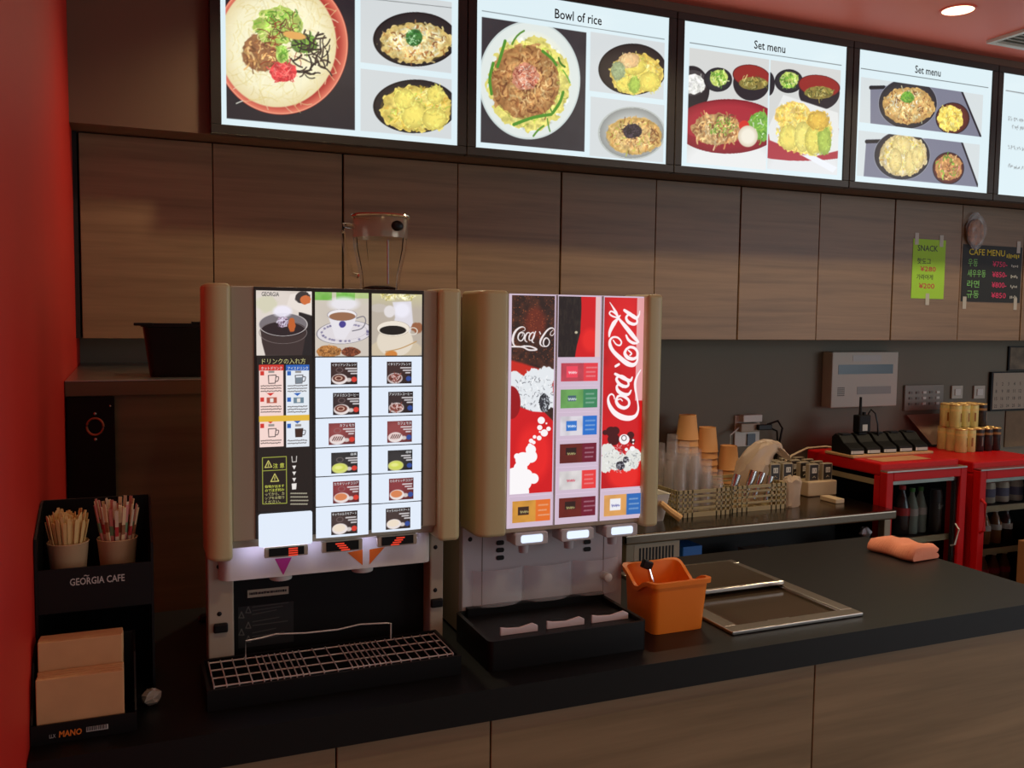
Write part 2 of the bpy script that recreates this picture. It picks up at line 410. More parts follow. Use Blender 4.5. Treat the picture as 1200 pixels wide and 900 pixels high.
# ceiling: downlights and the air grille
def downlight(x, y, power, label):
    t = thing('downlight', label, 'ceiling light', (x, y, ZCEIL), 'ceiling downlights')
    MB().lathe(x, y, [(.070, ZCEIL-.003), (.066, ZCEIL-.005), (.060, ZCEIL-.003), (.060, ZCEIL-.0005), (.070, ZCEIL-.0005)], 32, False, False).build('trim_ring', M_redc, t, smooth=True)
    MB().lathe(x, y, [(.0001, ZCEIL-.002), (.060, ZCEIL-.002), (.060, ZCEIL-.0008)], 32, False, True).build('lamp_disc', mat('lamp_glow', (.1, .1, .1), .5, emit=(1, .80, .52), estr=3.0), t)
    l = bpy.data.lights.new('downlight_beam', 'SPOT'); l.energy = power; l.color = (1, .83, .54); l.spot_size = math.radians(130); l.spot_blend = .7; l.shadow_soft_size = .05
    o = bpy.data.objects.new('downlight_beam', l); COL.objects.link(o); o.parent = t; o.matrix_parent_inverse = Matrix.Translation((0, 0, 0)); o.location = (0, 0, -.012)
dl = ['round ceiling downlight near the red wall', 'round ceiling downlight over the cola dispenser', 'glowing round downlight in the red ceiling by the air grille', 'round ceiling downlight past the air grille']
for x, s in zip(DOWNLIGHT_X, dl): downlight(x, DOWNLIGHT_Y, DOWNLIGHT_POWER, s)
for x, y in HALL_FILL_LIGHTS: downlight(x, y, HALL_FILL_POWER, 'added ceiling downlight out of view over the customer side of the counter')
t = thing('ceiling_air_grille', 'white square air grille in the red ceiling', 'air vent', (3.75, 2.72, ZCEIL))
gx0, gx1, gy0, gy1 = 3.53, 4.03, 2.49, 2.99
m = MB(); z0, z1 = ZCEIL-.014, ZCEIL-.0005
for a in ((gx0, gx1, gy0, gy0+.025), (gx0, gx1, gy1-.025, gy1), (gx0, gx0+.025, gy0+.025, gy1-.025), (gx1-.025, gx1, gy0+.025, gy1-.025)): m.box(*a, z0, z1)
m.build('frame', M_white, t)
MB().box(gx0+.02, gx1-.02, gy0+.02, gy1-.02, ZCEIL-.003, ZCEIL-.0006).build('backing', mat('vent_grey', srgb(170, 172, 164), .6), t)
me = None
for k in range(14):
    y = gy0+.04+k*(gy1-gy0-.08)/13
    MB().obox(((gx0+gx1)/2, y, ZCEIL-.009), (gx1-gx0-.05, .018, .002), Matrix.Rotation(.5, 3, 'X')).build('slat', M_white, t)
# ------------------------------------------------------------------ menu light boxes
M_frame = mat('dark_bronze_frame', srgb(46, 42, 38), .35, noise=.05, nscale=20)
M_title = mat('title_ink', srgb(30, 34, 38), .5)
BX = [(.262, 1.136), (1.139, 2.008), (2.011, 2.900), (2.903, 3.774), (3.777, 4.645)]
BZ0, BZ1 = 2.1655, 2.789
YS = 3.127
WHT = c255(222, 240, 246); GRY = c255(212, 218, 220); BLK = c255(38, 36, 40)
def board(i, label):
    a, b = BX[i]
    t = thing('menu_board', label, 'menu board', ((a+b)/2, YBULK, BZ0), 'backlit menu boards above the cabinets')
    fw_ = .034
    m = MB()
    m.box(a, b, 3.12, YBULK-.001, BZ0, BZ0+.03).box(a, b, 3.12, YBULK-.001, BZ1-.03, BZ1)
    m.box(a, a+fw_, 3.12, YBULK-.001, BZ0+.03, BZ1-.03).box(b-fw_, b, 3.12, YBULK-.001, BZ0+.03, BZ1-.03)
    m.build('frame', M_frame, t, bevel=.002, seg=1)
    MB().box(a+.01, b-.01, 3.135, YBULK-.0015, BZ0+.01, BZ1-.01).build('light_box', M_white, t)
    p = Pic(a+fw_-.002, b-fw_+.002, BZ0+.028, BZ1-.028, YS, 384 if i < 4 else 200, WHT, 11+i)
    return t, p
def boil(p, e, base, pal, n, L, wd, curl=.7, wob=.25, al=.85, rmax=1.0):
    """a heap of food: wobbly base, then many strokes"""
    p.disc(e, base, 1.5, wob, 9); p.scatter(e, n, pal, L, wd, curl, rmax*.88, al); mk = p.mask(e, 3, .2, 9); nz = p.noise(7, 3); p.a *= (1+(mk*(nz-.5)*.55)[..., None])
def lump(p, box, col, al=.95):
    e = p.ell(*box); p.disc(e, col, 2, .55, 5, al); shade(p, e, tuple(x*.66 for x in col), .55, .5); p.scatter(e, 34, [tuple(x*.86 for x in col), tuple(min(1, x*1.06+.03) for x in col), col], 6, 2.2, .9, .95, .6)
def shade(p, e, col, k=.35, lo=.55):
    r, R = p.rad(e); p.blend(_smooth((r-lo)/(1-lo))*(r < 1)*k, col)
TEMP = [c255(250, 226, 110), c255(240, 204, 84), c255(252, 240, 160), c255(236, 190, 92), c255(246, 232, 134)]
NOOD = [c255(244, 236, 190), c255(236, 224, 164), c255(250, 246, 214), c255(226, 208, 140)]
MEAT = [c255(196, 142, 88), c255(226, 178, 112), c255(160, 104, 62), c255(236, 200, 140), c255(130, 84, 54)]
GRN = [c255(120, 176, 60), c255(84, 140, 44), c255(160, 204, 84)]
def bowl(p, box, rim, inside, food=None):
    e = p.ell(*box); p.disc(e, rim); e2 = (e[0], e[1]*.95, e[2]*.95); p.disc(e2, inside); shade(p, e2, (0, 0, 0), .3, .5)
    return e

# board 1 ------------------------------------------------
t, p = board(0, 'backlit menu board with a large red ramen bowl and two black bowls')
keep = p.a.copy()
e = p.ell(256, -30, 408, 135); p.rect(263.5, -62, 416, 152.5, c255(40, 38, 44)); m0 = p.a.copy()
p.blend(_smooth((p.noise(30, 2)-.5)*2)*.2, c255(80, 76, 84))
p.disc(e, c255(176, 58, 50)); r, R = p.rad(e)
p.blend(_smooth((r-.86)*9)*(r < .985), c255(226, 124, 100)); p.ring((e[0], e[1]*.985, e[2]*.985), c255(240, 160, 130), 1.6)
e2 = p.ell(260, -22, 394, 126); p.disc(e2, c255(248, 242, 206), 2)
p.scatter(e2, 420, NOOD, 22, 1.5, .5, .95, .55, .05)
shade(p, e2, c255(206, 176, 110), .4, .75)
boil(p, p.ell(284, 40, 330, 84), c255(150, 104, 70), MEAT, 70, 9, 2.2)
boil(p, p.ell(298, 8, 354, 52), c255(176, 200, 96), GRN+[c255(226, 226, 150)], 110, 10, 1.7)
p.scatter(p.ell(312, 22, 352, 78), 60, [c255(110, 40, 34), c255(150, 60, 40), c255(80, 40, 30)], 16, 1.2, .6)
boil(p, p.ell(342, 40, 372, 62), c255(90, 120, 60), GRN+[c255(60, 70, 40)], 40, 9, 1.8)
p.scatter(p.ell(346, 38, 386, 94), 46, [c255(44, 34, 32), c255(64, 50, 44), c255(30, 24, 26)], 18, 2.3, .5, .9, .95)
p.disc(p.ell(332, 37, 358, 46, 2), c255(226, 168, 90), 2, .2)
boil(p, p.ell(317, 72, 348, 96), c255(224, 66, 70), [c255(240, 90, 90), c255(200, 44, 54), c255(250, 130, 120)], 80, 9, 1.4)
boil(p, p.ell(323, 53, 338, 74), c255(180, 210, 110), GRN, 30, 8, 1.6)
p.line([(277, 121), (284, 118)], 1.2, c255(200, 200, 190))
def keep_outside(p, keep, u0, v0, u1, v1):
    a = p.loc(u0, v0); b = p.loc(u1, v1)
    mk = (_smooth(p.J-a[0]+.5)*_smooth(b[0]-p.J+.5)*_smooth(p.I-a[1]+.5)*_smooth(b[1]-p.I+.5))[..., None]
    p.a[:] = keep*(1-mk)+p.a*mk
keep_outside(p, keep, 263.5, -62, 416, 152.5)
for (r0, bx, fd, pal, base) in (((422.5, -14, 529, 86), (439, 14, 536, 78), (447, 26, 528, 74), MEAT+NOOD*2, c255(232, 206, 140)),
                               ((422.5, 80, 529, 163), (439, 93, 536, 156), (447, 100, 530, 154), TEMP+[c255(190, 206, 90)], c255(244, 222, 120))):
    k2 = p.a.copy(); p.rect(*r0, GRY)
    bowl(p, bx, c255(26, 24, 26), c255(54, 50, 52))
    ef = p.ell(*fd); boil(p, ef, base, pal, 230, 9, 2.4, .8, .3); shade(p, ef, c255(150, 120, 40), .35, .6)
    if bx[1] < 20: boil(p, p.ell(475, 34, 495, 54), c255(70, 120, 60), [c255(60, 130, 60), c255(180, 220, 170), c255(40, 90, 44)], 60, 4, 1.6)
    else:
        for q in ((470, 118, 500, 150), (495, 126, 524, 152), (462, 104, 486, 128), (500, 100, 520, 122)): lump(p, q, c255(250, 232, 116))
    keep_outside(p, k2, *r0)
p.line([(438, -1), (529, 9)], .6, c255(90, 94, 96), curve=False)
p.build('menu_print', P_lit, t)

# board 2 ------------------------------------------------
t, p = board(1, 'backlit menu board titled Bowl of rice')
k2 = p.a.copy(); R0 = (564.5, 19.5, 685, 178); p.rect(*R0, c255(52, 50, 54)); p.blend(p.noise(26, 2)*.25, c255(84, 84, 90))
e = p.ell(563.5, 24.5, 680, 164); p.disc(e, c255(206, 218, 216)); p.disc((e[0], e[1]*.97, e[2]*.97), c255(226, 234, 230)); p.disc((e[0], e[1]*.8, e[2]*.82), c255(236, 240, 226), 6)
ef = p.ell(574, 44, 668, 152); boil(p, ef, c255(226, 216, 120), [c255(236, 228, 140), c255(206, 208, 90), c255(180, 196, 80)], 220, 12, 1.8)
p.scatter(ef, 26, [c255(70, 130, 40), c255(100, 160, 60)], 26, 3.0, .3, 1.0, .95)
em = p.ell(577, 53, 656, 140); boil(p, em, c255(196, 146, 92), MEAT+[c255(220, 170, 110)], 320, 15, 2.8, .8, .3)
shade(p, em, c255(110, 66, 34), .4, .55)
boil(p, p.ell(600, 74, 632, 106), c255(220, 150, 120), [c255(236, 176, 150), c255(190, 90, 70), c255(150, 60, 50), c255(246, 220, 200)], 90, 6, 1.4)
for l in (((583, 78), (588, 62), (592, 48)), ((602, 146), (624, 138), (646, 134)), ((576, 110), (574, 92), (578, 74)), ((660, 108), (656, 120), (648, 132)), ((636, 60), (646, 68), (652, 76))): p.line(l, 3.2, c255(84, 146, 50))
keep_outside(p, k2, *R0)
for (r0, bx, fd, pal, base, rim, ins) in (((692, 37, 777.5, 117), (702.5, 51, 781, 111.5), (716, 62, 776, 110), TEMP+TEMP+[c255(190, 206, 90)], c255(244, 218, 116), c255(28, 25, 26), c255(60, 52, 50)),
                               ((692, 113, 777, 190.5), (702, 125, 780, 187), (711, 138, 776, 181), MEAT+[c255(236, 214, 150), c255(190, 190, 90)], c255(222, 186, 120), c255(190, 196, 192), c255(212, 216, 212))):
    k2 = p.a.copy(); p.rect(*r0, c255(214, 220, 222)); bowl(p, bx, rim, ins); ef = p.ell(*fd); boil(p, ef, base, pal, 230, 8, 2.3, .8, .3); shade(p, ef, c255(150, 110, 30), .3, .6)
    if bx[1] < 60:
        for q in ((727, 66, 758, 88), (722, 88, 742, 108), (748, 84, 774, 108), (735, 90, 752, 110)): lump(p, q, c255(250, 230, 110))
        lump(p, (726, 62, 750, 80), c255(250, 206, 150)); lump(p, (737, 90, 750, 109), c255(180, 210, 90)); lump(p, (716, 72, 732, 94), c255(170, 186, 140))
    else: boil(p, p.ell(730, 145, 752, 162), c255(60, 50, 56), [c255(40, 34, 40), c255(80, 70, 80), c255(30, 26, 30)], 70, 8, 1.1)
    keep_outside(p, k2, *r0)
p.line([(565, 12.6), (778.5, 46)], .55, c255(70, 76, 78), curve=False)
p.build('menu_print', P_lit, t)
def title(t, body, u0, v0, u1, v1):
    a = on_y(u0, v0, YS); b = on_y(u1, v1, YS); text('title_lettering', body, a[0], a[2], b[0]-a[0], b[2]-a[2], YS-.0012, M_title, t, bold=.012)
a = on_y(650, 21.5, YS); b = on_y(705, 28, YS); text('title_lettering', 'Bowl of rice', a[0], a[2], b[0]-a[0], .0355, YS-.0012, M_title, t, bold=.012)

# board 3 ------------------------------------------------
def dish(p, box, green): bowl(p, box, c255(30, 30, 36), c255(52, 54, 60)); ex = p.ell(*green); boil(p, ex, c255(196, 214, 110), GRN+[c255(226, 236, 170)], 40, 7, 2.4)
def miso(p, box, soup):
    u0, v0, u1, v1 = box; p.disc(p.ell(*box), c255(38, 34, 40)); top = (u0, v0, u1, v0+(v1-v0)*.62); p.disc(p.ell(*top, (u1-u0)*.05), c255(150, 44, 38)); p.ring(p.ell(*top, (u1-u0)*.05), c255(90, 30, 30), 1.6)
    ex = p.ell(*soup); boil(p, ex, c255(140, 124, 62), [c255(110, 110, 50), c255(180, 160, 80), c255(80, 84, 40), c255(200, 190, 120)], 50, 8, 2, .6, .1)
t, p = board(2, 'backlit Set menu board with rice, miso soup and red oval plates')
k2 = p.a.copy(); R0 = (808, 55.5, 897.5, 199); p.rect(*R0, c255(214, 216, 214)); p.disc(p.ell(800, 160, 910, 230), c255(236, 238, 238), 30)
p.disc(p.ell(790, 77, 831.5, 132), c255(36, 34, 38)); p.disc(p.ell(794, 82, 829, 112), c255(70, 66, 68)); boil(p, p.ell(798, 87, 827, 110), c255(238, 238, 232), [(1, 1, 1), c255(220, 222, 216)], 70, 5, 2)
dish(p, (825, 79, 858, 107.5), (832, 82, 853, 101)); miso(p, (859.5, 76, 902, 118), (866, 90, 900, 105))
e = p.ell(794, 116, 915, 180); p.disc(e, c255(150, 34, 46)); p.disc(p.ell(797, 118, 912, 166), c255(172, 44, 56)); shade(p, e, c255(110, 20, 30), .5, .75)
ef = p.ell(812, 132, 869, 170); boil(p, ef, c255(190, 150, 100), MEAT+[c255(236, 210, 160)], 130, 13, 3.0)
p.scatter(p.ell(830, 138, 862, 158), 90, GRN+[c255(200, 220, 110)], 4, 1.6)
p.disc(p.ell(877, 131, 905, 165), c255(120, 176, 70), 2, .4, 6); p.scatter(p.ell(877, 131, 902, 165), 50, GRN+[c255(220, 236, 200)], 9, 2.2)
p.disc(p.ell(866, 141, 878, 153), c255(214, 52, 40)); p.disc(p.ell(865, 147, 888, 172), c255(244, 238, 222), 2); shade(p, p.ell(865, 147, 888, 172), c255(190, 170, 140), .5, .6)
keep_outside(p, k2, *R0)
k2 = p.a.copy(); R0 = (903, 70, 981, 205); p.rect(*R0, c255(214, 216, 214)); p.disc(p.ell(895, 170, 990, 230), c255(232, 234, 236), 30)
p.disc(p.ell(894, 84, 908, 112), c255(34, 34, 40)); dish(p, (908, 81, 941, 109), (914, 84, 936, 103)); miso(p, (936.5, 88, 984, 129), (943, 101, 977, 116))
e = p.ell(880, 150, 1030, 188, -3); p.disc(e, c255(176, 60, 70))
p.poly([(900, 150), (918, 111), (982, 132), (984, 176), (950, 184), (902, 164)], c255(234, 236, 234), soft=2)
boil(p, p.ell(908, 119, 950, 152), c255(244, 210, 120), TEMP, 130, 8, 2.4, .8, .3)
boil(p, p.ell(912, 132, 976, 181), c255(246, 220, 120), TEMP+[c255(226, 190, 90)], 160, 12, 3.0)
for q, c in (((913, 146, 936, 176), c255(250, 232, 120)), ((931, 142, 951, 178), c255(250, 236, 130)), ((943, 146, 965, 182), c255(240, 226, 110)), ((958, 148, 974, 182), c255(180, 204, 90)), ((946, 130, 972, 152), c255(240, 196, 84))): lump(p, q, c)
p.poly([(938, 181), (956, 183), (981, 196), (976, 202)], c255(240, 244, 250), soft=1.5)
keep_outside(p, k2, *R0)
p.line([(808.5, 50), (986, 76.5)], .55, c255(70, 76, 78), curve=False)
p.build('menu_print', P_lit, t)
a = on_y(883.5, 57, YS); b = on_y(920, 62, YS); text('title_lettering', 'Set menu', a[0], a[2], b[0]-a[0], .034, YS-.0012, M_title, t, bold=.012)

# board 4 ------------------------------------------------
t, p = board(3, 'backlit Set menu board with rice bowls on slate trays')
def o4(x, y): return (980+x/3.75, y/3.75)
for (R0, tray, bb, fb, base, pal, sb, sf, spal) in (
    ((1009, 90, 1150, 160.5), [(150, 375), (545, 385), (640, 612), (150, 560)], (190, 345, 443, 566), (206, 384, 430, 546), c255(226, 186, 116), MEAT+NOOD, (438, 450, 586, 590), (446, 462, 556, 578), TEMP),
    ((1006, 152.5, 1146, 219), [(132, 612), (545, 606), (625, 825), (120, 775)], (170, 575, 412, 790), (192, 590, 400, 775), c255(238, 226, 176), TEMP+[c255(240, 240, 240), c255(226, 200, 120)], (424, 668, 562, 810), (432, 680, 552, 790), MEAT+GRN+[c255(220, 140, 130)])):
    k2 = p.a.copy(); p.rect(*R0, c255(216, 224, 226))
    p.poly([o4(*q) for q in tray], c255(126, 128, 146), soft=1.5)
    p.line([o4(*tray[1]), o4(*tray[2])], 2.2, c255(34, 32, 40), curve=False); p.line([o4(tray[0][0], tray[0][1]+10), o4(tray[0][0]+60, tray[0][1]+8)], 3.0, c255(30, 30, 36), curve=False)
    q = (*o4(bb[0], bb[1]), *o4(bb[2], bb[3])); bowl(p, q, c255(46, 46, 56), c255(70, 66, 70)); p.ring(p.ell(*q), c255(170, 172, 180), 1.0)
    ef = p.ell(*o4(fb[0], fb[1]), *o4(fb[2], fb[3])); boil(p, ef, base, pal, 230, 8, 2.3, .8, .2); shade(p, ef, c255(140, 96, 40), .3, .65)
    if bb[1] < 400: boil(p, p.ell(*o4(284, 404), *o4(342, 452)), c255(110, 170, 70), GRN, 60, 5, 1.8)
    else:
        for z in ((245, 600, 330, 680), (300, 660, 350, 770), (230, 650, 290, 760), (330, 640, 385, 740)): lump(p, (*o4(z[0], z[1]), *o4(z[2], z[3])), c255(250, 226, 150), .8)
    q = (*o4(sb[0], sb[1]), *o4(sb[2], sb[3])); bowl(p, q, c255(40, 34, 40), c255(120, 60, 50))
    boil(p, p.ell(*o4(sf[0], sf[1]), *o4(sf[2], sf[3])), spal[0], spal, 70, 8, 2.6, .8, .3)
    keep_outside(p, k2, *R0)
p.line([(1009, 80), (1158, 102.7)], .55, c255(70, 76, 78), curve=False)
p.build('menu_print', P_lit, t)
a = on_y(1072, 85.5, YS); b = on_y(1102, 90, YS); text('title_lettering', 'Set menu', a[0], a[2], b[0]-a[0], .034, YS-.0012, M_title, t, bold=.012)

# board 5 ------------------------------------------------
t, p = board(4, 'backlit menu board with only small grey lines of text')
p.line([(1179, 106), (1330, 131)], .7, c255(110, 114, 116), curve=False)
for (v, n, ind) in ((136, 9, 0), (146, 7, 4), (170, 6, 0), (192, 7, 0)):
    for k in range(n):
        u = 1181+ind+k*3.2; s_ = .16*3.2*k
        for _ in range(5):
            x0, y0 = u+p.rng.random()*2.2, v+s_+p.rng.random()*3.6; p.line([(x0, y0), (x0+(p.rng.random()-.3)*1.8, y0+(p.rng.random()-.3)*2.2)], .5, c255(130, 134, 136), .8, False)
p.build('menu_print', P_lit, t)
# ------------------------------------------------------------------ coffee dispenser
M_glow = lit('white_backlit_acrylic', srgb(226, 236, 250), 1.0)
M_glow2 = lit('pinkish_edge_lit_acrylic', srgb(238, 214, 236), .72)
M_lamp = lit('white_lamp_window', srgb(222, 234, 255), 1.15)
M_ledr = lit('red_led', srgb(226, 60, 36), 1.0)
M_lt = lit('lit_white_ink', srgb(235, 238, 240), .95)
M_lty = lit('lit_yellow_ink', srgb(216, 220, 90), .95)
M_ltd = lit('lit_dark_ink', srgb(40, 40, 44), 1.0)
M_ltg = lit('lit_olive_ink', srgb(196, 190, 130), .95)
M_grey = mat('grey_print', srgb(120, 116, 108), .6)
FY = 1.697
def X_(u, v, y=FY): return on_y(u, v, y)[0]
def Z_(u, v, y=FY): return on_y(u, v, y)[2]
cof = thing('coffee_dispenser', 'ivory coffee dispenser with lit drink buttons and a wire drip tray', 'coffee machine', (.36, 1.9, ZC))
ZT = 1.637
def pillar(x0, x1, left, parent, zb, zt, name='side_pillar'):
    r = .026 if left else .012; y0, y1 = 1.680, 1.79
    pts = []
    L = [(x0, y1)]
    rl, rr = (r, .008) if left else (.010, r)
    for k in range(6): a = PI+PI/2*k/5; L.append((x0+rl+rl*math.cos(a), y0+rl+rl*math.sin(a)))
    for k in range(6): a = 1.5*PI+PI/2*k/5; L.append((x1-rr+rr*math.cos(a), y0+rr+rr*math.sin(a)))
    L.append((x1, y1))
    return MB().prism(L, 'z', zb, zt).build(name, M_ivory, parent, bevel=.007, seg=3, smooth=True)
cx0, cx1 = .1275, X_(541, 480, 1.68)
pl, pr = X_(271.5, 480, 1.68), X_(516, 480, 1.68)
pillar(cx0, pl, True, cof, 1.138, ZT, 'side_pillar'); pillar(pr, cx1, False, cof, 1.140, ZT, 'side_pillar')
zf = 1.168
MB().box(pl+.0005, pr-.0005, 1.700, 1.80, zf, ZT-.004).build('head', M_ivory2, cof, bevel=.003)
MB().box(pl+.0005, pr-.0005, 1.716, 1.80, 1.152, zf-.0005).build('head_lower_trim', M_ivory2, cof, bevel=.003)
MB().box(.160, .585, 1.806, 2.15, ZC+.012, 1.622).build('chassis', M_ivory2, cof, bevel=.004)
MB().box(cx0+.005, cx1-.005, 1.79, 1.806, 1.15, ZT-.012).build('rear_shell', M_ivory2, cof)
lc0, lc1 = X_(243.5, 700, 1.757), X_(274, 700, 1.757); rc0, rc1 = X_(504, 680, 1.757), X_(519.5, 680, 1.757)
for a, b in ((lc0, lc1), (rc0, rc1)):
    c = MB().box(a, b, 1.757, 1.806, ZC+.012, 1.137).build('column', M_ivory2, cof, bevel=.003)
    for z in (1.11, 1.02):
        MB().ball(((a+b)/2-.003, 1.757, z), (.0045, .002, .0045)).build('screw', M_bplas, c)
    MB().box((a+b)/2-.014, (a+b)/2+.012, 1.748, 1.757, .985, 1.003).build('tray_latch', M_bplas, c, bevel=.003)
for px in (lc0+.02, rc1-.02):
    for py in (1.80, 2.10): MB().lathe(px, py, [(.014, ZC+.0002), (.016, ZC+.004), (.012, ZC+.012)], 12).build('foot', M_bplas, cof)
rec = MB().box(lc1+.0005, rc0-.0005, 1.800, 1.8055, ZC+.012, 1.1515).build('recess_panel', M_bmatte, cof)
# label plate and warning print in the recess
q0, q1 = on_y(290, 704, 1.80), on_y(338, 690, 1.80)
MB().box(q0[0], q1[0], 1.798, 1.7995, q0[2]+.006, q0[2]+.021).build('name_plate', M_ivory2, rec)
p = Pic(X_(279, 720, 1.8), X_(344, 720, 1.8), Z_(310, 756, 1.8), Z_(310, 708, 1.8), 1.7993, 110, c255(30, 29, 27), 5)
for k in range(10):
    v = 713+k*4.3
    if k in (3, 6): continue
    p.line([(296, v-1.5), (338-(k*7 % 17), v-7)], 1.0, c255(92, 90, 84), .8, False)
for (u, v) in ((291, 714), (291, 732), (291, 748), (283, 720), (283, 740)): p.line([(u-3, v+4), (u, v-3), (u+3, v+4), (u-3, v+4)], .9, c255(120, 116, 108), .9, False)
p.build('warning_print', P_flat, rec)
m = MB(); random.seed(1); x = q0[0]+.004
while x < q1[0]-.006: w_ = .001+random.random()*.003; m.box(x, x+w_, 1.7972, 1.7979, q0[2]+.0115, q0[2]+.0155+random.random()*.001); x += w_+.0012
m.build('plate_marks', M_ink, rec)
# chute band with arrows and spouts
b0, b1 = X_(257, 660, 1.735), X_(505, 640, 1.735)
zb0, zb1 = Z_(400, 668, 1.735)-.001, 1.1515
L = [(b0, 1.79)]+[(b0+.022-.022*math.cos(a), 1.757-.022*math.sin(a)) for a in np.linspace(0, PI/2, 6)]+[(b1-.014+.014*math.sin(a), 1.749-.014*math.cos(a)) for a in np.linspace(0, PI/2, 5)]+[(b1, 1.79)]
band = MB().prism(L, 'z', zb0, zb1).build('chute_band', M_white, cof, smooth=True)
M_mag = mat('magenta_ink', srgb(196, 50, 140), .5); M_org = mat('orange_ink', srgb(236, 112, 24), .5)
for pts, mm in (([(322, 655), (342, 653), (332, 674)], M_mag), ([(407, 647.5), (425, 644), (425, 662.5)], M_org), ([(433, 644), (451, 641), (433, 661.5)], M_org)):
    P3 = [on_y(*q, 1.7345) for q in pts]
    MB().add([(q[0], 1.7345, max(zb0+.001, q[2])) for q in P3], [(0, 1, 2)]).build('arrow_mark', mm, band)
for (u, v) in ((329, 676), (424.5, 664)):
    c = on_y(u, v, 1.765); r = .021
    MB().lathe(c[0], 1.765, [(r, zb0-.012), (r*1.02, zb0-.010), (r*1.02, zb0+.002)], 24).build('spout', M_white, cof, smooth=True)
# three small displays with slanted red bars
for k, (u0, v0, u1, v1, sl) in enumerate(((315, 638, 356, 654, 0), (382, 631, 420, 648, .6), (447, 625, 484, 641, -.6))):
    a, b = on_y(u0, v1, 1.708), on_y(u1, v0, 1.708); zc0, zc1 = min(a[2], b[2]), max(a[2], b[2]); zc0 += .004; zc1 -= .003
    h = MB().box(a[0]-.008, b[0]+.008, 1.706, 1.7155, zc0-.004, zc1+.002).build('display_housing', M_ivory2, cof, bevel=.002)
    MB().box(a[0], b[0], 1.7045, 1.7058, zc0-.001, zc1+.001).build('display_window', M_bplas, h)
    cxm = (a[0]+b[0])/2+(.012 if k == 0 else 0); zz = (zc0+zc1)/2
    for i in range(4):
        z = zz+.006-i*.0042; off = sl*(i-1.5)*.006; w_ = .0085
        MB().add([(cxm+off-w_, 1.7041, z), (cxm+off+w_, 1.7041, z), (cxm+off+w_, 1.7041, z-.0026), (cxm+off-w_, 1.7041, z-.0026)], [(3, 2, 1, 0)]).build('led_bar', M_ledr, h)
# lit columns
M_gap = mat('panel_gap', srgb(60, 58, 54), .5)
cols = [(X_(300.5, 480), X_(366.5, 480)), (X_(369, 480), X_(432.5, 480)), (X_(435, 480), X_(494.5, 480))]
MB().box(cols[0][0]-.003, cols[2][1]+.003, 1.698, 1.6999, 1.171, Z_(400, 339.5)+.002).build('panel_bezel', M_gap, cof)
zt_ = Z_(334, 341); zp = Z_(400, 417.5); zbot = [Z_(333, 640), Z_(401, 629), Z_(465, 622.5)]
# column 1 : photo and how-to print
p = Pic(cols[0][0]+.001, cols[0][1]-.001, Z_(333, 598), zt_, FY, 140, c255(30, 22, 18), 3)
p.rect(296, 335, 372, 417, c255(212, 200, 190)); p.disc(p.ell(280, 335, 360, 430), c255(226, 216, 208), 30, al=.7)
p.disc(p.ell(300, 346, 325, 366), c255(206, 206, 170), 6, .5, 8, .6)
p.rect(350, 366, 372, 417, c255(38, 32, 32)); p.poly([(336, 358), (340, 345), (372, 340), (372, 372), (352, 366)], c255(232, 222, 214), soft=3); p.disc(p.ell(346, 342, 364, 356), c255(60, 52, 50), 2, .3); p.disc(p.ell(352, 346, 364, 357), c255(206, 110, 60), 2, .3)
p.poly([(305, 386), (359, 386), (357, 400), (354, 417), (311, 417), (307, 402)], c255(62, 48, 46), soft=2)
p.disc(p.ell(304, 367, 360, 394), c255(120, 112, 116), 2); p.disc(p.ell(307, 377, 358, 395), c255(44, 32, 34), 2); p.ring(p.ell(304, 367, 360, 394), c255(206, 198, 196), 1.6); p.ring(p.ell(304.5, 377, 359.5, 403), c255(140, 128, 126), 1.4, al=.8)
boil(p, p.ell(325, 370, 338, 384), c255(170, 150, 170), [c255(220, 210, 230), c255(90, 70, 90)], 30, 8, 2.5); p.disc(p.ell(338, 372, 346, 390), c255(190, 96, 44), 2, .3)
p.disc(p.ell(320, 358, 342, 372), c255(240, 236, 250), 8, al=.9)
p.rect(296, 417, 372, 600, c255(34, 26, 22))
def fx(u): return u
for (u0, u1, hc, bc) in ((303.5, 332.5, c255(206, 54, 44), c255(244, 214, 206)), (335, 362.5, c255(44, 96, 180), c255(226, 232, 240))):
    p.rect(u0, 428.5, u1, 524, bc if u0 < 320 else bc); p.rect(u0, 428, u1, 434.5, hc)
    for v in (461.5, 494): p.poly([(u0+9, v), (u0+18, v-.6), (u0+13.5, v+3.2)], hc)
    for v in (435.5, 466.5, 497.5): p.rect(u0+1.5, v, u0+6, v+5, hc)
    p.rect(u0+9, 466.5, u0+21, 473, c255(176, 84, 66) if u0 < 320 else c255(110, 134, 150)); p.rect(u0+13, 467.5, u0+17, 472, c255(230, 226, 220))
    for v in (444, 507):
        p.line([(u0+11, v-3.5), (u0+11.5, v+6), (u0+19, v+5.6), (u0+20, v-4), (u0+11, v-3.5)], .9, c255(60, 50, 50), 1, False); p.line([(u0+20, v-2), (u0+23, v-1.5), (u0+22, v+3), (u0+19.6, v+3.5)], .9, c255(60, 50, 50))
        p.rect(u0+11, v-9, u0+18, v-6.5, c255(150, 144, 140))
    if u0 > 320: p.poly([(u0+11, 504), (u0+20, 503.4), (u0+19, 513), (u0+11.5, 513.4)], c255(64, 40, 30)); p.poly([(u0+11, 443), (u0+20, 442.4), (u0+19, 449.6), (u0+11.5, 450)], c255(120, 130, 140))
    for v in (453, 456.2, 459.4, 477.5, 480.7, 483.9, 517.5, 520.6):
        x = u0+2.5
        while x < u1-3:
            ww = .2+p.rng.random()*.7; p.line([(x, v-.03*(x-u0)), (x+ww, v-.03*(x-u0)-.6+1.2*p.rng.random())], 1.1, c255(60, 50, 46), .85, False); x += ww+1.25
p.rect(303.5, 488.5, 362.5, 493.5, c255(226, 182, 60))
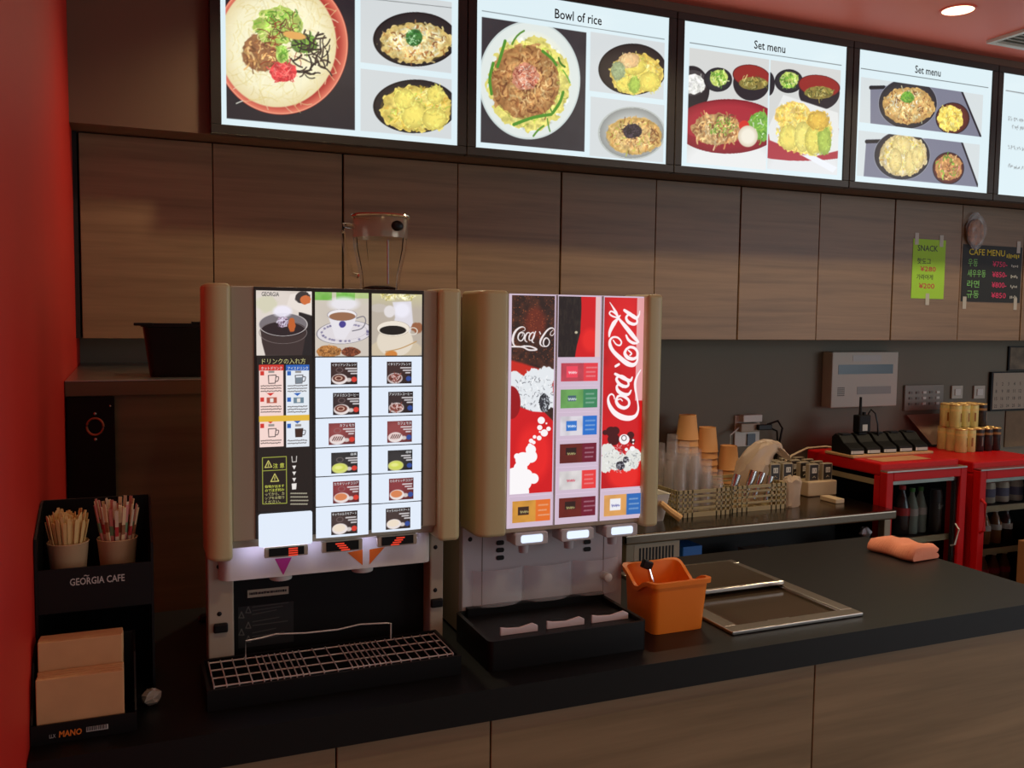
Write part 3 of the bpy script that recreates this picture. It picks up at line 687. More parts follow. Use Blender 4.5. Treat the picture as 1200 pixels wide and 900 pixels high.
# caution box
for l in (((307.5, 537.5), (335.5, 536), (336, 591), (308, 592), (307.5, 537.5)), ((308, 553), (335.5, 551.5))): p.line(l, .8, c255(170, 176, 70), 1, False)
for (u, v, s_) in ((314.5, 545, 4), (322, 561, 4.6)): p.line([(u-s_, v+s_), (u, v-s_), (u+s_, v+s_-.6), (u-s_, v+s_)], 1.0, c255(214, 206, 110), 1, False); p.line([(u, v-1), (u, v+2.4)], .9, c255(214, 206, 110), 1, False)
p.line([(342, 536), (342.6, 542.5), (347.2, 542.2), (347.6, 535.6)], .8, c255(226, 220, 214), 1, False)
for v in (547, 554, 561.5): p.poly([(342.5, v), (347, v-.3), (344.8, v+4.4)], c255(236, 230, 226))
p.poly([(341.8, 568), (347.6, 567.5), (347, 574.6), (342.4, 575)], c255(236, 230, 226))
a = on_y(307, 428, FY)[0]; text('lettering', 'ドリンクの入れ方', a, Z_(334, 426.6), X_(358, 423)-a, .0105, FY-.0006, M_ltg, cof)
for (s_, u0, u1) in (('ホットドリンク', 306, 330.5), ('アイスドリンク', 337, 361)): a = X_(u0, 431); text('lettering', s_, a, Z_((u0+u1)/2, 433.4), X_(u1, 431)-a, .006, FY-.0006, M_lt, cof)
a = X_(304.5, 349); text('brand_lettering', 'GEORGIA', a+.003, Z_(316, 347.2), X_(327, 349)-a-.003, .0078, FY-.0006, M_ltd, cof, bold=.012)
a = X_(320, 545); text('lettering', '注 意', a, Z_(327, 548.3), X_(333, 545)-a, .009, FY-.0006, M_lty, cof)
for k, s_ in enumerate(('飲物が出ます', 'ので注ぎ終わ', 'ってから、カ', 'ップをお取り', 'ください。')): a = X_(310.5, 570); text('lettering', s_, a, Z_(322, 571.5+k*4.5), (X_(333, 570)-a)*(.8 if k == 4 else 1), .0056, FY-.0006, M_lty if k < 2 else M_ltg, cof)
for k in range(4):
    x = 341
    while x < 360: ww = .5+p.rng.random()*.8; p.line([(x, 579.5+k*4.2), (x+ww, 579.4+k*4.2)], 1.7, c255(190, 184, 160), .8, False); x += ww+1.5
p.build('how_to_print', P_lit, cof)
wl = MB().prism(MB().rrect(cols[0][0]+.002, cols[0][1]-.002, zbot[0]+.001, Z_(333, 600.5), .004), 'y', 1.694, 1.6978).build('light_window', M_glow, cof, bevel=.0012)
# columns 2 and 3 photos
p = Pic(cols[1][0]+.001, cols[1][1]-.001, zp, zt_-.0005, FY, 130, c255(202, 192, 180), 21)
p.blend(p.noise(40, 2)*.3, c255(226, 216, 206)); p.rect(369, 335, 389, 352, c255(110, 176, 70)); p.rect(394, 335, 416, 352, c255(104, 180, 66)); p.rect(416, 335, 434, 350, c255(176, 196, 130)); p.blend(_smooth(1-(p.I/p.H)*5.5)*p.noise(10, 2)*.6, c255(190, 210, 150))
p.disc(p.ell(386, 348, 420, 364), c255(238, 236, 246), 12, al=.8)
p.disc(p.ell(372, 376, 436, 403, -2), c255(222, 216, 220), 2); p.ring(p.ell(372, 376, 436, 403, -2), c255(96, 92, 104), 1.1); p.ring(p.ell(377, 380, 430, 399, -2), c255(180, 172, 180), .8)
for _ in range(26):
    t_ = p.rng.random()*2*PI; p.disc(p.ell(404+27*math.cos(t_)-1.5, 390+10*math.sin(t_)-1.2, 404+27*math.cos(t_)+1.5, 390+10*math.sin(t_)+1.2), c255(110, 104, 140), 1.5, al=.7)
p.poly([(384, 369), (418, 367), (416, 378), (409, 390), (404, 398), (393, 397), (389, 384)], c255(230, 226, 232), soft=2); p.disc(p.ell(384, 362.5, 418, 376), c255(236, 232, 234), 1.5); p.disc(p.ell(386, 366, 416.5, 376), c255(150, 106, 78), 1.5); p.ring(p.ell(384, 362.5, 418, 376), c255(140, 130, 140), .9)
p.line([(418, 373), (426, 371), (428.5, 377), (424, 385), (413, 388)], 1.2, c255(120, 116, 126)); p.disc(p.ell(397, 376, 405.5, 384), c255(74, 66, 140), 1.5, .3)
boil(p, p.ell(371, 405, 400, 419), c255(176, 118, 62), [c255(196, 138, 78), c255(120, 74, 36)], 60, 5, 2); boil(p, p.ell(400, 407, 422, 418), c255(120, 62, 40), [c255(150, 84, 56), c255(90, 44, 30)], 50, 5, 2)
p.build('milk_coffee_picture', P_lit, cof)
p = Pic(cols[2][0]+.001, cols[2][1]-.001, zp+.001, zt_-.001, FY, 125, c255(186, 174, 160), 22)
p.blend(_smooth(1-(p.I/p.H)*4)*.8, c255(206, 200, 150)); boil(p, p.ell(446, 335, 466, 352), c255(226, 216, 160), [c255(240, 234, 200), c255(200, 186, 110)], 50, 9, 3); boil(p, p.ell(466, 334, 488, 352), c255(230, 222, 170), [c255(240, 234, 200), c255(190, 180, 110)], 50, 9, 3)
p.poly([(460, 354), (482, 353), (484, 378), (480, 392), (458, 390), (463, 372)], c255(222, 218, 226), soft=3); p.disc(p.ell(462, 355, 480, 372), c255(240, 238, 250), 8, al=.8); p.disc(p.ell(434, 356, 454, 366), c255(196, 186, 176), 3); p.disc(p.ell(450, 358, 463, 372), c255(226, 220, 220), 3)
p.disc(p.ell(482, 378, 496, 390), c255(150, 96, 66), 3, .4); p.disc(p.ell(434, 396, 494, 424), c255(206, 190, 164), 4); p.disc(p.ell(442, 382, 484, 418), c255(226, 214, 196), 3)
p.disc(p.ell(442, 376, 480, 394), c255(236, 226, 212), 1.5); p.disc(p.ell(445, 381.5, 476, 392.5), c255(30, 24, 20), 1.5); p.ring(p.ell(442, 376, 480, 394), c255(170, 154, 134), .9); p.ring(p.ell(479, 384, 489, 392), c255(230, 222, 210), 2.2); p.line([(452, 412), (470, 408), (488, 400)], 1.2, c255(190, 150, 100)); p.disc(p.ell(452, 411, 466, 419), c255(206, 130, 60), 3, .3)
p.build('black_coffee_picture', P_lit, cof)
# drink buttons
drinks = [('イタリアンブレンド', 'Italian Blend', c255(96, 50, 40), c255(40, 26, 24), 'c'), ('アメリカンコーヒー', 'Mild Coffee', c255(110, 56, 44), c255(36, 26, 26), 'c'), ('カフェモカ', 'Mochaccino', c255(226, 200, 196), c255(96, 44, 44), 'm'),
          ('緑茶', 'Green Tea', c255(206, 214, 90), c255(34, 32, 32), 't'), ('カカオリッチココア', 'Cocoa', c255(214, 130, 84), c255(90, 36, 38), 'k'), ('キャラメルマキアート', 'Caramel Macchiato', c255(236, 220, 200), c255(44, 34, 32), 'm2')]
rows2 = [418.2, 453.8, 489.3, 523.8, 557.3, 592.3, 629]; rows3 = [417.4, 452.8, 487, 521.4, 554, 588.8, 622.5]
cardx = ([387, 389.5, 384.5, 387.5, 389.5, 387.5], [452.5, 454.2, 453, 453.6, 455, 451.3])
for ci, (rows, um, cw) in enumerate(((rows2, 401, 31), (rows3, 465, 29.3))):
    xa, xb = cols[ci+1]
    for k, (jp, en, cup, bg, kind) in enumerate(drinks):
        z1, z0 = Z_(um, rows[k])-.0012, Z_(um, rows[k+1])+.0012
        n = 6; pts = [(xa+.0015, 1.6978)]+[(xa+.0015+(xb-xa-.003)*i/n, 1.6955-.0022*math.sin(PI*i/n)) for i in range(n+1)]+[(xb-.0015, 1.6978)]
        bt = MB().prism(pts, 'z', z0, z1).build('drink_button', M_glow, cof)
        yc = 1.6922; u0 = cardx[ci][k]; x0 = X_(u0, rows[k]+18); wd = (xb-xa)*.488; h = z1-z0; zc1 = z1-h*.16; zc0 = zc1-h*.76
        p = Pic(x0, x0+wd, zc0, zc1, yc, 52, bg, 30+k+ci*7); W, H = p.W, p.H
        def E(cx, cy, rx, ry): return (np.array([cx*W, cy*H]), np.array([rx*W, 0]), np.array([0, ry*H]))
        p.disc(E(.3, .35, .5, .5), tuple(min(1, x*1.9+.05) for x in bg), 30, al=.5)
        if ci == 0 or kind in ('m', 'm2', 'k'):
            p.disc(E(.66, .78, .11, .09), c255(206, 196, 192), 2); p.disc(E(.32, .74, .29, .23), c255(232, 222, 220), 1.5); p.disc(E(.30, .70, .23, .16), cup, 1.5)
        else:
            p.disc(E(.32, .74, .30, .24), c255(200, 186, 184), 1.5); p.disc(E(.32, .72, .25, .17), cup, 1.5)
        if kind == 'c': p.ring(E(.29, .70, .12, .08), c255(226, 190, 170), 1.6) if ci == 0 else p.scatter(E(.3, .7, .22, .15), 26, [c255(226, 200, 196), c255(140, 70, 60)], 8, 1.6)
        if kind == 'm':
            for i in range(5): p.line_r = p.stroke([(W*(.14+i*.08), H*.78), (W*(.22+i*.08), H*.62)], 1.6, c255(70, 34, 30))
        if kind == 't': p.disc(E(.32, .74, .30, .24), cup, 2, al=.75); p.disc(E(.27, .70, .15, .09), c255(236, 236, 150), 4, al=.8)
        if ci == 0: p.ring(E(.32, .34, .12, .10), c255(150, 130, 130), 1.2, al=.6)
        p.disc(E(.86, .76, .105, .115), c255(214, 60, 46) if ci == 0 else c255(50, 76, 150), 1.2)
        for i, yy in enumerate((.28, .39, .50)):
            x = .55+.10*i
            while x < .93: ww = .03+p.rng.random()*.05; p.stroke([(x*W, yy*H), ((x+ww)*W, yy*H)], 2.6, c255(226, 222, 224), .9); x += ww+.035
        p.build('label_card', P_lit, bt)
        nl = len(jp); w_ = wd*min(.92, .105*nl+.02); text('lettering', jp, x0+wd-w_-.002, zc1-(zc1-zc0)*.175, w_, (zc1-zc0)*.125, yc-.0005, M_lt, bt)
# led lamp over the chute band
al = area_light('chute_led', (.36, 1.712, 1.150), (.36, 1.742, 1.11), .34, .006, .10, (.62, .60, 1)); al.parent = cof; al.matrix_parent_inverse = Matrix.Translation(-Vector(cof.location))
# drip tray with wire grid and rail
tx0, tx1, ty0, ty1 = .118, .580, 1.600, 1.756
m = MB(); tz = ZC+.037
m.box(tx0, tx1, ty0, ty1, ZC+.0003, ZC+.006)
for a in ((tx0, tx1, ty0, ty0+.006), (tx0, tx1, ty1-.006, ty1), (tx0, tx0+.006, ty0+.006, ty1-.006), (tx1-.006, tx1, ty0+.006, ty1-.006)): m.box(*a, ZC+.006, tz)
tray = m.build('drip_tray', M_bplas, cof)
gx0, gx1, gy0, gy1 = tx0+.012, tx1-.012, ty0+.010, ty1-.030; gz = tz+.002
for i in range(4):
    y = gy0+(gy1-gy0)*i/3; MB().tube([(gx0, y, gz), (gx1, y, gz)], .0015, 6).build('grid_wire', M_wire, tray)
fr = [95, 145, 195, 247, 295, 322, 350, 377, 403, 430, 457, 484, 545, 605, 668, 692, 717, 742, 767, 792, 816, 840, 885, 930, 972, 1015, 1058, 1100, 1127]
for q in fr:
    x = gx0+(gx1-gx0)*(q-95)/1032*.995; MB().tube([(x, gy0-.004, gz-.010), (x, gy0-.003, gz+.001), (x, gy0, gz+.0025), (x, gy1, gz+.0025)], .0013, 5).build('grid_wire', M_wire, tray)
rx = [on_y(288, 770, gy1)[0], on_y(458, 750, gy1)[0]]
prof = [(0, 0), (0, .034), (.1, .036), (.2, .040), (.4, .035), (.62, .034), (.78, .039), (.97, .035), (1, .033), (1, 0)]
MB().tube([(rx[0]+(rx[1]-rx[0])*a, gy1, gz+z) for a, z in prof], .0016, 6).build('cup_rail', M_wire, tray, smooth=True)

# ------------------------------------------------------------------ cola dispenser
col = thing('cola_dispenser', 'ivory cola dispenser with lit red soda panels and three nozzles', 'drink dispenser', (.85, 1.9, ZC))
kx0, kx1 = .643, X_(775.5, 480, 1.68)
kl, kr = X_(595.5, 480, 1.68), X_(757, 480, 1.68)
pillar(kx0, kl, True, col, 1.139, 1.636); pillar(kr, kx1, False, col, 1.132, 1.636)
zk = Z_(675, 612)
MB().box(kl+.0005, kr-.0005, 1.700, 1.806, zk-.012, 1.631).build('head', M_ivory2, col, bevel=.002)
MB().box(.665, 1.035, 1.8065, 2.15, ZC+.012, 1.622).build('chassis', M_ivory2, col, bevel=.004)
MB().box(kx0+.004, kx1-.004, 1.79, 1.8062, 1.15, 1.622).build('rear_shell', M_ivory2, col)
M_sil = mat('silver_grey_plastic', srgb(198, 198, 198), .4)
bx0, bx1 = .648, X_(729, 650, 1.785)
MB().box(bx0, bx1, 1.785, 1.8062, ZC+.006, 1.149).build('splash_back', M_sil, col, bevel=.002)
MB().box(bx0-.0, bx0+.017, 1.8064, 2.14, ZC+.006, 1.149).build('side_panel', M_ivory2, col)
for px in (.69, 1.01):
    MB().lathe(px, 2.10, [(.014, ZC+.0002), (.016, ZC+.004), (.012, ZC+.012)], 12).build('foot', M_bplas, col)
    MB().lathe(px, 1.83, [(.014, ZC+.0002), (.016, ZC+.004), (.012, ZC+.012)], 12).build('foot', M_bplas, col)
sb = None
for (u, vs_) in ((586, (636, 644.5, 653.5)), (688, (626.5, 635, 643.5))):
    for v in vs_:
        q = on_y(u, v, 1.785); MB().prism(MB().rrect(q[0]-.009, q[0]+.009, q[2]-.005, q[2]+.005, .004), 'y', 1.7835, 1.7849).build('vent_slot', M_bplas, col)
q = on_y(551, 632, 1.785); MB().ball((q[0], 1.785, q[2]), (.005, .002, .005)).build('screw', M_bplas, col)
for u in (565, 707):
    x = on_y(u, 660, 1.785)[0]; MB().box(x-.0008, x+.0008, 1.7843, 1.7849, ZC+.06, 1.14).build('seam_strip', M_grey, col)
# panels
kc = [(X_(597.5, 470), X_(649, 470)), (X_(652.5, 470), X_(702, 470)), (X_(705.8, 470), X_(755, 470))]
zt2 = Z_(676, 347.5)
MB().box(kc[0][0]-.003, kc[2][1]+.003, 1.6985, 1.6999, zk-.002, zt2+.003).build('panel_edge', M_glow2, col)
RED = c255(206, 22, 26); DRED = c255(150, 14, 18)
def q5(x, y): return (700+x/5.62, 340+y/5.625)
SCRIPT = [([(113, 722, 6), (108, 700, 8), (92, 690, 9), (75, 705, 10), (72, 735, 15), (85, 775, 22), (115, 815, 28), (160, 842, 31), (210, 850, 28), (250, 835, 19), (268, 800, 12), (268, 760, 9), (258, 700, 10), (250, 650, 14), (250, 610, 15), (262, 570, 11), (285, 530, 6)], 0),
 ([(135, 705, 12), (124, 735, 16), (142, 768, 20), (178, 782, 18), (206, 765, 14), (208, 735, 14), (186, 712, 16), (156, 700, 14), (135, 705, 12)], 0), ([(120, 735, 8), (150, 722, 7), (165, 735, 6)], 0),
 ([(168, 640, 15), (140, 628, 11), (128, 642, 13), (138, 670, 20), (172, 692, 22), (206, 690, 15), (222, 665, 8)], 0),
 ([(138, 572, 12), (126, 592, 15), (148, 625, 19), (186, 640, 17), (206, 625, 12), (192, 590, 13), (162, 570, 13), (138, 572, 12)], 0), ([(118, 556, 14), (170, 583, 20), (214, 600, 18), (230, 578, 8)], 0),
 ([(120, 505, 13), (130, 499, 14), (142, 492, 13)], 0),
 ([(104, 332, 6), (125, 360, 8), (150, 365, 9), (158, 342, 9), (136, 316, 10), (105, 312, 10), (84, 332, 13), (85, 368, 20), (107, 408, 21), (150, 450, 25), (198, 487, 27), (238, 496, 21), (262, 470, 12), (268, 432, 7)], 1),
 ([(190, 393, 13), (181, 420, 18), (200, 447, 21), (236, 456, 17), (262, 440, 13), (264, 410, 14), (245, 385, 15), (214, 378, 14), (190, 393, 13)], 0), ([(205, 400, 8), (225, 420, 9), (215, 432, 9)], 0),
 ([(135, 178, 9), (152, 202, 14), (186, 242, 23), (226, 292, 25), (256, 328, 19), (272, 345, 9)], 0), ([(190, 300, 10), (205, 330, 15), (235, 350, 16), (262, 352, 10)], 0),
 ([(78, 308, 8), (84, 272, 18), (108, 222, 25), (130, 195, 14), (150, 168, 7)], 0), ([(142, 178, 10), (112, 150, 9), (90, 140, 8), (80, 155, 8), (98, 172, 9), (130, 182, 9)], 0), ([(82, 80, 3), (104, 115, 9), (122, 148, 17), (132, 170, 12)], 0),
 ([(202, 163, 11), (190, 184, 14), (205, 212, 18), (240, 226, 16), (262, 214, 12), (257, 186, 12), (234, 166, 13), (202, 163, 11)], 0), ([(178, 133, 14), (214, 158, 21), (254, 184, 19), (274, 166, 9), (280, 138, 5)], 0)]
ICEP = [c255(246, 248, 250), c255(214, 218, 222), c255(150, 152, 158), c255(250, 252, 255), c255(90, 90, 98)]
# left column
p = Pic(kc[0][0]+.002, kc[0][1]-.001, Z_(622, 578), zt2, FY, 120, c255(48, 30, 24), 41)
p.blend(_smooth(p.noise(14, 3)*1.6-.6), c255(96, 52, 34)); p.disc(p.ell(615, 360, 640, 396), c255(120, 44, 26), 16, al=.7)
for _ in range(240):
    x, y = p.rng.random()*p.W, p.rng.random()*p.H*.33; p.stroke([(x, y), (x+.6, y+.4)], 1.2+p.rng.random(), c255(214, 110, 60), .3+.4*p.rng.random())
p.poly([(597, 422), (612, 426), (630, 432), (650, 440), (650, 470), (597, 470)], c255(196, 40, 26), soft=6)
for (u, v, r) in ((610, 452, 12), (626, 446, 13), (640, 441, 11), (634, 458, 14), (618, 466, 13), (642, 470, 10), (627, 478, 12), (603, 444, 9)): p.disc(p.ell(u-r, v-r, u+r, v+r), c255(228, 232, 236), 3, .35, 7)
p.scatter(p.ell(602, 438, 650, 486), 200, ICEP, 7, 2.0, .8, 1.0, .7)
boil(p, p.ell(632, 462, 644, 484), c255(60, 60, 66), [c255(40, 40, 46), c255(180, 184, 190)], 40, 7, 2.2)
p.poly([(590, 455), (600, 454), (608, 464), (610, 478), (624, 483), (638, 484), (650, 496), (650, 580), (590, 580)], RED, soft=2); p.disc(p.ell(588, 453, 610, 492), DRED, 2); p.disc(p.ell(606, 500, 644, 566), c255(232, 36, 34), 24, al=.9)
for (u, v, r) in ((634.3, 493.5, 4.2), (632.5, 502, 3), (637.8, 508.3, 4.2), (642.8, 503.4, 2.6), (640.3, 497, 1.1), (631.8, 514.3, 2.8), (626.4, 513, 2.1), (622.4, 517.6, 2.6), (625.4, 519.5, 2.2), (632.6, 507, 1.2)): p.disc(p.ell(u-r, v-r, u+r, v+r), c255(250, 244, 246))
for (u, v, r) in ((622, 528, 6), (622, 536, 7.5), (613, 540, 9), (606, 536, 3.6), (610, 550, 8), (604, 562, 13), (598, 572, 14), (612, 566, 11), (625, 562, 6.2), (617, 558, 7), (606, 578, 14), (621, 523, 2.5)): p.disc(p.ell(u-r, v-r, u+r, v+r), c255(250, 246, 248))
for pts, _k in SCRIPT[:9]:
    if pts[0][1] > 300: p.line([(590+(64+(860-y)*.585)/6.43, 340+(276+(x-68)*.76)/6.43) for x, y, w_ in pts[:None if pts[0][1] != 722 else 13]], [w_*.085 for x, y, w_ in pts[:None if pts[0][1] != 722 else 13]], c255(236, 226, 226))
p.line([(600, 406.5), (612, 407), (620, 410.5), (629, 410), (622, 406.5), (614, 406)], 1.6, c255(236, 226, 226))
p.build('soda_panel_print', P_lit, col)
# centre column top
p = Pic(kc[1][0]+.001, kc[1][1]-.001, Z_(676, 418.5), zt2, FY, 110, c255(34, 24, 22), 42)
p.blend(_smooth(p.noise(12, 3, .3)*1.6-.7), c255(60, 50, 40)); p.poly([(681, 340), (681.5, 362), (680, 390), (676, 405), (673.5, 420), (699, 420), (699, 340)], RED, soft=1.5); p.disc(p.ell(682, 385, 702, 412), c255(236, 40, 34), 12, al=.8); p.rect(698.5, 340, 706, 420, c255(226, 190, 190)); p.disc(p.ell(673.5, 388, 677, 391), c255(200, 190, 160), 2)
p.build('soda_panel_print', P_lit, col)
# right column
p = Pic(kc[2][0]+.001, kc[2][1]-.002, Z_(730, 571), zt2, FY, 120, RED, 43)
p.blend(_smooth(p.noise(40, 2)*1.4-.4)*.5, DRED); p.disc(p.ell(712, 350, 752, 420), c255(226, 30, 30), 30, al=.6); p.disc(p.ell(712, 540, 750, 575), c255(240, 44, 36), 18, al=.8)
p.rect(747, 340, 756, 470, c255(238, 206, 208), .75)
for pts, _k in SCRIPT: p.line([q5(x, y) for x, y, w_ in pts], [w_/5.2 for x, y, w_ in pts], c255(252, 240, 242))
for (u, v, r) in ((716, 507, 6), (721, 506, 5), (719, 516, 7), (709, 508, 3), (739, 511, 4.2), (741, 518, 3.2)): p.disc(p.ell(u-r, v-r, u+r, v+r), c255(70, 10, 12), 1.5)
for (u, v, r) in ((712, 530, 9), (718, 536, 9), (709, 545, 10), (720, 546, 7), (730, 541, 8), (735, 549, 5), (742, 534, 8), (742, 545, 6), (748, 536, 6)): p.disc(p.ell(u-r, v-r, u+r, v+r), c255(226, 226, 220), 2, .4, 6)
p.scatter(p.ell(706, 522, 752, 556), 130, ICEP, 6, 1.8, .8, 1.0, .55); boil(p, p.ell(722, 542, 732, 552), c255(50, 46, 56), [c255(40, 36, 46), c255(200, 200, 210)], 24, 5, 1.6); boil(p, p.ell(730, 536, 737, 544), c255(50, 46, 56), [c255(40, 36, 46), c255(230, 230, 236)], 16, 5, 1.6)
for (u, v, r) in ((731.5, 516, 6), (734, 528, 2), (742, 517, 1.3), (742, 521, 1), (741, 527, 3)): p.disc(p.ell(u-r, v-r, u+r, v+r), c255(246, 242, 244))
p.ring(p.ell(728.5, 511.5, 734, 517.5), c255(60, 20, 26), 2.0)
p.build('soda_panel_print', P_lit, col)
for u in (650.8, 703.9):
    x = X_(u, 470); MB().box(x-.0016, x+.0016, 1.6945, 1.6984, zk-.001, zt2+.002).build('panel_divider', M_sil, col)
# selection buttons
KR, KB = c255(206, 44, 52), c255(120, 24, 44)
def kbtn(ci, u, v0, v1, lc, rc, chip, chipc, word, wm):
    xa, xb = kc[ci]; z1, z0 = Z_(u, v0), Z_(u, v1); n = 6
    pts = [(xa+.001, 1.6984)]+[(xa+.001+(xb-xa-.002)*i/n, 1.6955-.0025*math.sin(PI*i/n)) for i in range(n+1)]+[(xb-.001, 1.6984)]
    bt = MB().prism(pts, 'z', z0+.001, z1-.001).build('flavour_button', M_glow2, col)
    h = z1-z0; x0, x1 = xa+.006, xb-.007; p = Pic(x0, x1, z0+h*.11, z1-h*.16, 1.6916, 60, lc, 60+int(v0)); W, H = p.W, p.H
    p.blend(_smooth(p.noise(12, 2)*1.6-.5)*.4, tuple(x*.7 for x in lc)); p.blend(_smooth(p.J-W*.6+.5), rc)
    for i, yy in enumerate((.25, .48, .70)):
        x = .68
        while x < .90: ww = .02+p.rng.random()*.05; p.stroke([(x*W, yy*H), ((x+ww)*W, yy*H)], 2.0, tuple(min(1, x_*.5+.45) for x_ in rc), .8); x += ww+.03
    if chip: p.a[int(H*chip[1]):int(H*chip[3]), int(W*chip[0]):int(W*chip[2])] = chipc
    for i in range(6):
        x = W*(.21+i*.036); p.stroke([(x, H*.46+(i*7 % 3)), (x+1.2, H*.54-(i*5 % 3))], 1.5, wm, .9)
    p.build('flavour_card', P_lit, bt)
M_ltgold = lit('lit_gold_ink', srgb(200, 190, 130), .9); M_ltred = lit('lit_red_ink', srgb(196, 40, 60), .9)
ks = [(420.5, 449.8, c255(196, 70, 84), c255(226, 60, 70), (.16, .2, .46, .78), c255(236, 70, 90), 0, c255(250,240,240)), (451.2, 481, c255(110, 166, 90), c255(60, 130, 90), (.20, .34, .42, .66), c255(70, 96, 110), 0, c255(230,240,240)),
      (482.3, 513, c255(220, 214, 222), c255(40, 110, 200), (.17, .26, .46, .78), c255(50, 116, 200), 0, c255(245,248,255)), (514.3, 545, c255(104, 34, 26), c255(110, 22, 44), (.18, .24, .46, .60), c255(46, 24, 20), 0, c255(190,180,120)),
      (546.2, 575.8, c255(222, 216, 216), c255(230, 60, 60), None, None, 0, c255(206,60,80)), (577, 608, c255(104, 34, 26), c255(110, 22, 44), (.18, .24, .46, .60), c255(46, 24, 20), 0, c255(190,180,120))]
for a in ks: kbtn(1, 676.5, *a)
kbtn(0, 622, 580, 614.5, c255(214, 150, 60), c255(226, 110, 40), (.16, .30, .44, .68), c255(60, 36, 26), 0, c255(190,180,120))
kbtn(2, 730, 573, 606.5, c255(222, 160, 90), c255(44, 104, 180), (.18, .22, .46, .74), c255(236, 236, 240), 0, c255(90,90,160))
# nozzle lamps under each column
for (u0, v0, u1, v1) in ((610.5, 616.5, 637, 629.5), (664.5, 613, 691, 625.5), (716.5, 608, 742.5, 620)):
    a, b = on_y(u0, v1, 1.69), on_y(u1, v0, 1.69); x0, x1 = a[0], b[0]; z0, z1 = a[2]-.002, b[2]-.003
    zc = zk-.024; h = MB().prism(MB().rrect(x0-.012, x1+.012, zc-.015, zk-.0125, .005), 'y', 1.692, 1.74).build('nozzle_housing', M_sil, col, bevel=.002)
    MB().prism(MB().rrect(x0+.001, x1-.001, zc-.009, zc+.007, .004), 'y', 1.6905, 1.6918).build('lamp_window', M_lamp, h)
    MB().lathe((x0+x1)/2, 1.735, [(.010, zc-.04), (.012, zc-.015)], 16).build('nozzle', M_sil, h, smooth=True)
# clear splash guard with pushers
gz1, gz0 = 1.045, .966
for i in range(3):
    xs = np.linspace(bx0+.02+(bx1-bx0-.03)*i/3+.002, bx0+.02+(bx1-bx0-.03)*(i+1)/3-.002, 9)
    out = [(x, 1.782-.018*math.sin(PI*k/8)**.6) for k, x in enumerate(xs)]; inn = [(x, y+.0018) for x, y in out][::-1]
    MB().prism(out+inn, 'z', gz0, gz1).build('splash_guard', M_clear, col, smooth=True)
q = on_y(711, 676, 1.765); MB().loft([[(q[0]+r*math.cos(a), y, q[2]+r*math.sin(a)) for a in np.linspace(0, 2*PI, 13)[:-1]] for y, r in ((1.784, .009), (1.757, .010), (1.755, .007))]).build('guard_knob', M_white, col, smooth=True)
# drip tray and three cup stops
x0, x1, y0, y1 = .632, .985, 1.588, 1.7835
m = MB(); z1 = ZC+.060; ro = m.rrect(x0, x1, y0, y1, .012); ri = m.rrect(x0+.008, x1-.008, y0+.008, y1-.006, .008)
rings = [[(a, b, z) for a, b in pp] for pp, z in ((ro, ZC+.0003), (ro, z1), (ri, z1), (ri, z1-.010))]
m.loft(rings, True, True)
tray = m.build('drip_tray', M_bplas, col, smooth=True)
MB().box(.655, x1-.001, 1.771, 1.7845, z1-.02, z1+.008).build('tray_rear_lip', M_bplas, col, bevel=.002)
for (ua, va, ub, vb) in ((588, 745, 629, 737), (643, 737.5, 683, 729), (696, 730.5, 734, 722)):
    a = on_z(ua, va+1, z1-.009); b = on_z(ub, vb+1, z1-.009); yy = (a[1]+b[1])/2; zb = z1-.010
    pts = [(a[0], zb), (b[0], zb), (b[0], zb+.012), (b[0]-.012, zb+.018), ((a[0]+b[0])/2, zb+.012), (a[0]+.014, zb+.014), (a[0], zb+.017)]
    MB().prism(pts, 'y', yy, yy+.005).build('cup_stop', mat('cup_stop_white', srgb(240, 226, 226), .4), tray, bevel=.001)
    MB().lathe((a[0]+b[0])/2, yy+.030, [(.026, z1-.0098), (.024, z1-.0088), (.012, z1-.0094), (.010, z1-.0098)], 20).build('drain_rosette', M_bplas, tray, smooth=True)
# slack cable between the two machines
e = [on_y(543, 340, 1.83), on_y(552, 339, 1.84), on_y(561, 337.5, 1.85)]
one('connector_cable', MB().tube([(.61, 1.83, 1.6235), (.63, 1.835, 1.632), (.65, 1.84, 1.628), (.668, 1.85, 1.6255)], .0022, 6), M_ivory2, 'thin cable bridging the tops of the two dispensers', 'cable', smooth=True)
# ------------------------------------------------------------------ things on the counter
def ngon(cx, cy, r, z, n=16, sx=1, sy=1): return [(cx+sx*r*math.cos(2*PI*k/n), cy+sy*r*math.sin(2*PI*k/n), z) for k in range(n)]
# sunken steel well with two smoky sliding covers
t = thing('steel_well', 'stainless drop-in counter well with smoky sliding covers', 'counter well', ((PX0+PX1)/2, (PY0+PY1)/2, ZC))
m = MB(); f_ = .036
for a in ((PX0, PX1, PY0, PY0+f_), (PX0, PX1, PY1-f_, PY1), (PX0, PX0+f_, PY0+f_, PY1-f_), (PX1-f_, PX1, PY0+f_, PY1-f_)): m.box(*a, ZC+.0005, ZC+.009)
m.build('rim', M_steel, t, bevel=.002)
m = MB(); a0, a1, b0, b1 = PX0+.034, PX1-.034, PY0+.034, PY1-.034
m.box(a0, a1, b0, b1, ZC-.055, ZC-.053)
for a in ((a0, a1, b0, b0+.002), (a0, a1, b1-.002, b1), (a0, a0+.002, b0, b1), (a1-.002, a1, b0, b1)): m.box(*a, ZC-.053, ZC)
m.build('basin', M_steel, t)
M_smoke = mat('smoky_acrylic', srgb(96, 84, 70), .12, trans=.35, ior=1.3, spec=.6)
MB().prism(m.rrect(a0+.006, a1-.006, b0+.006, PY0+.30, .012), 'z', ZC-.004, ZC+.001).build('front_cover', M_smoke, t, bevel=.001)
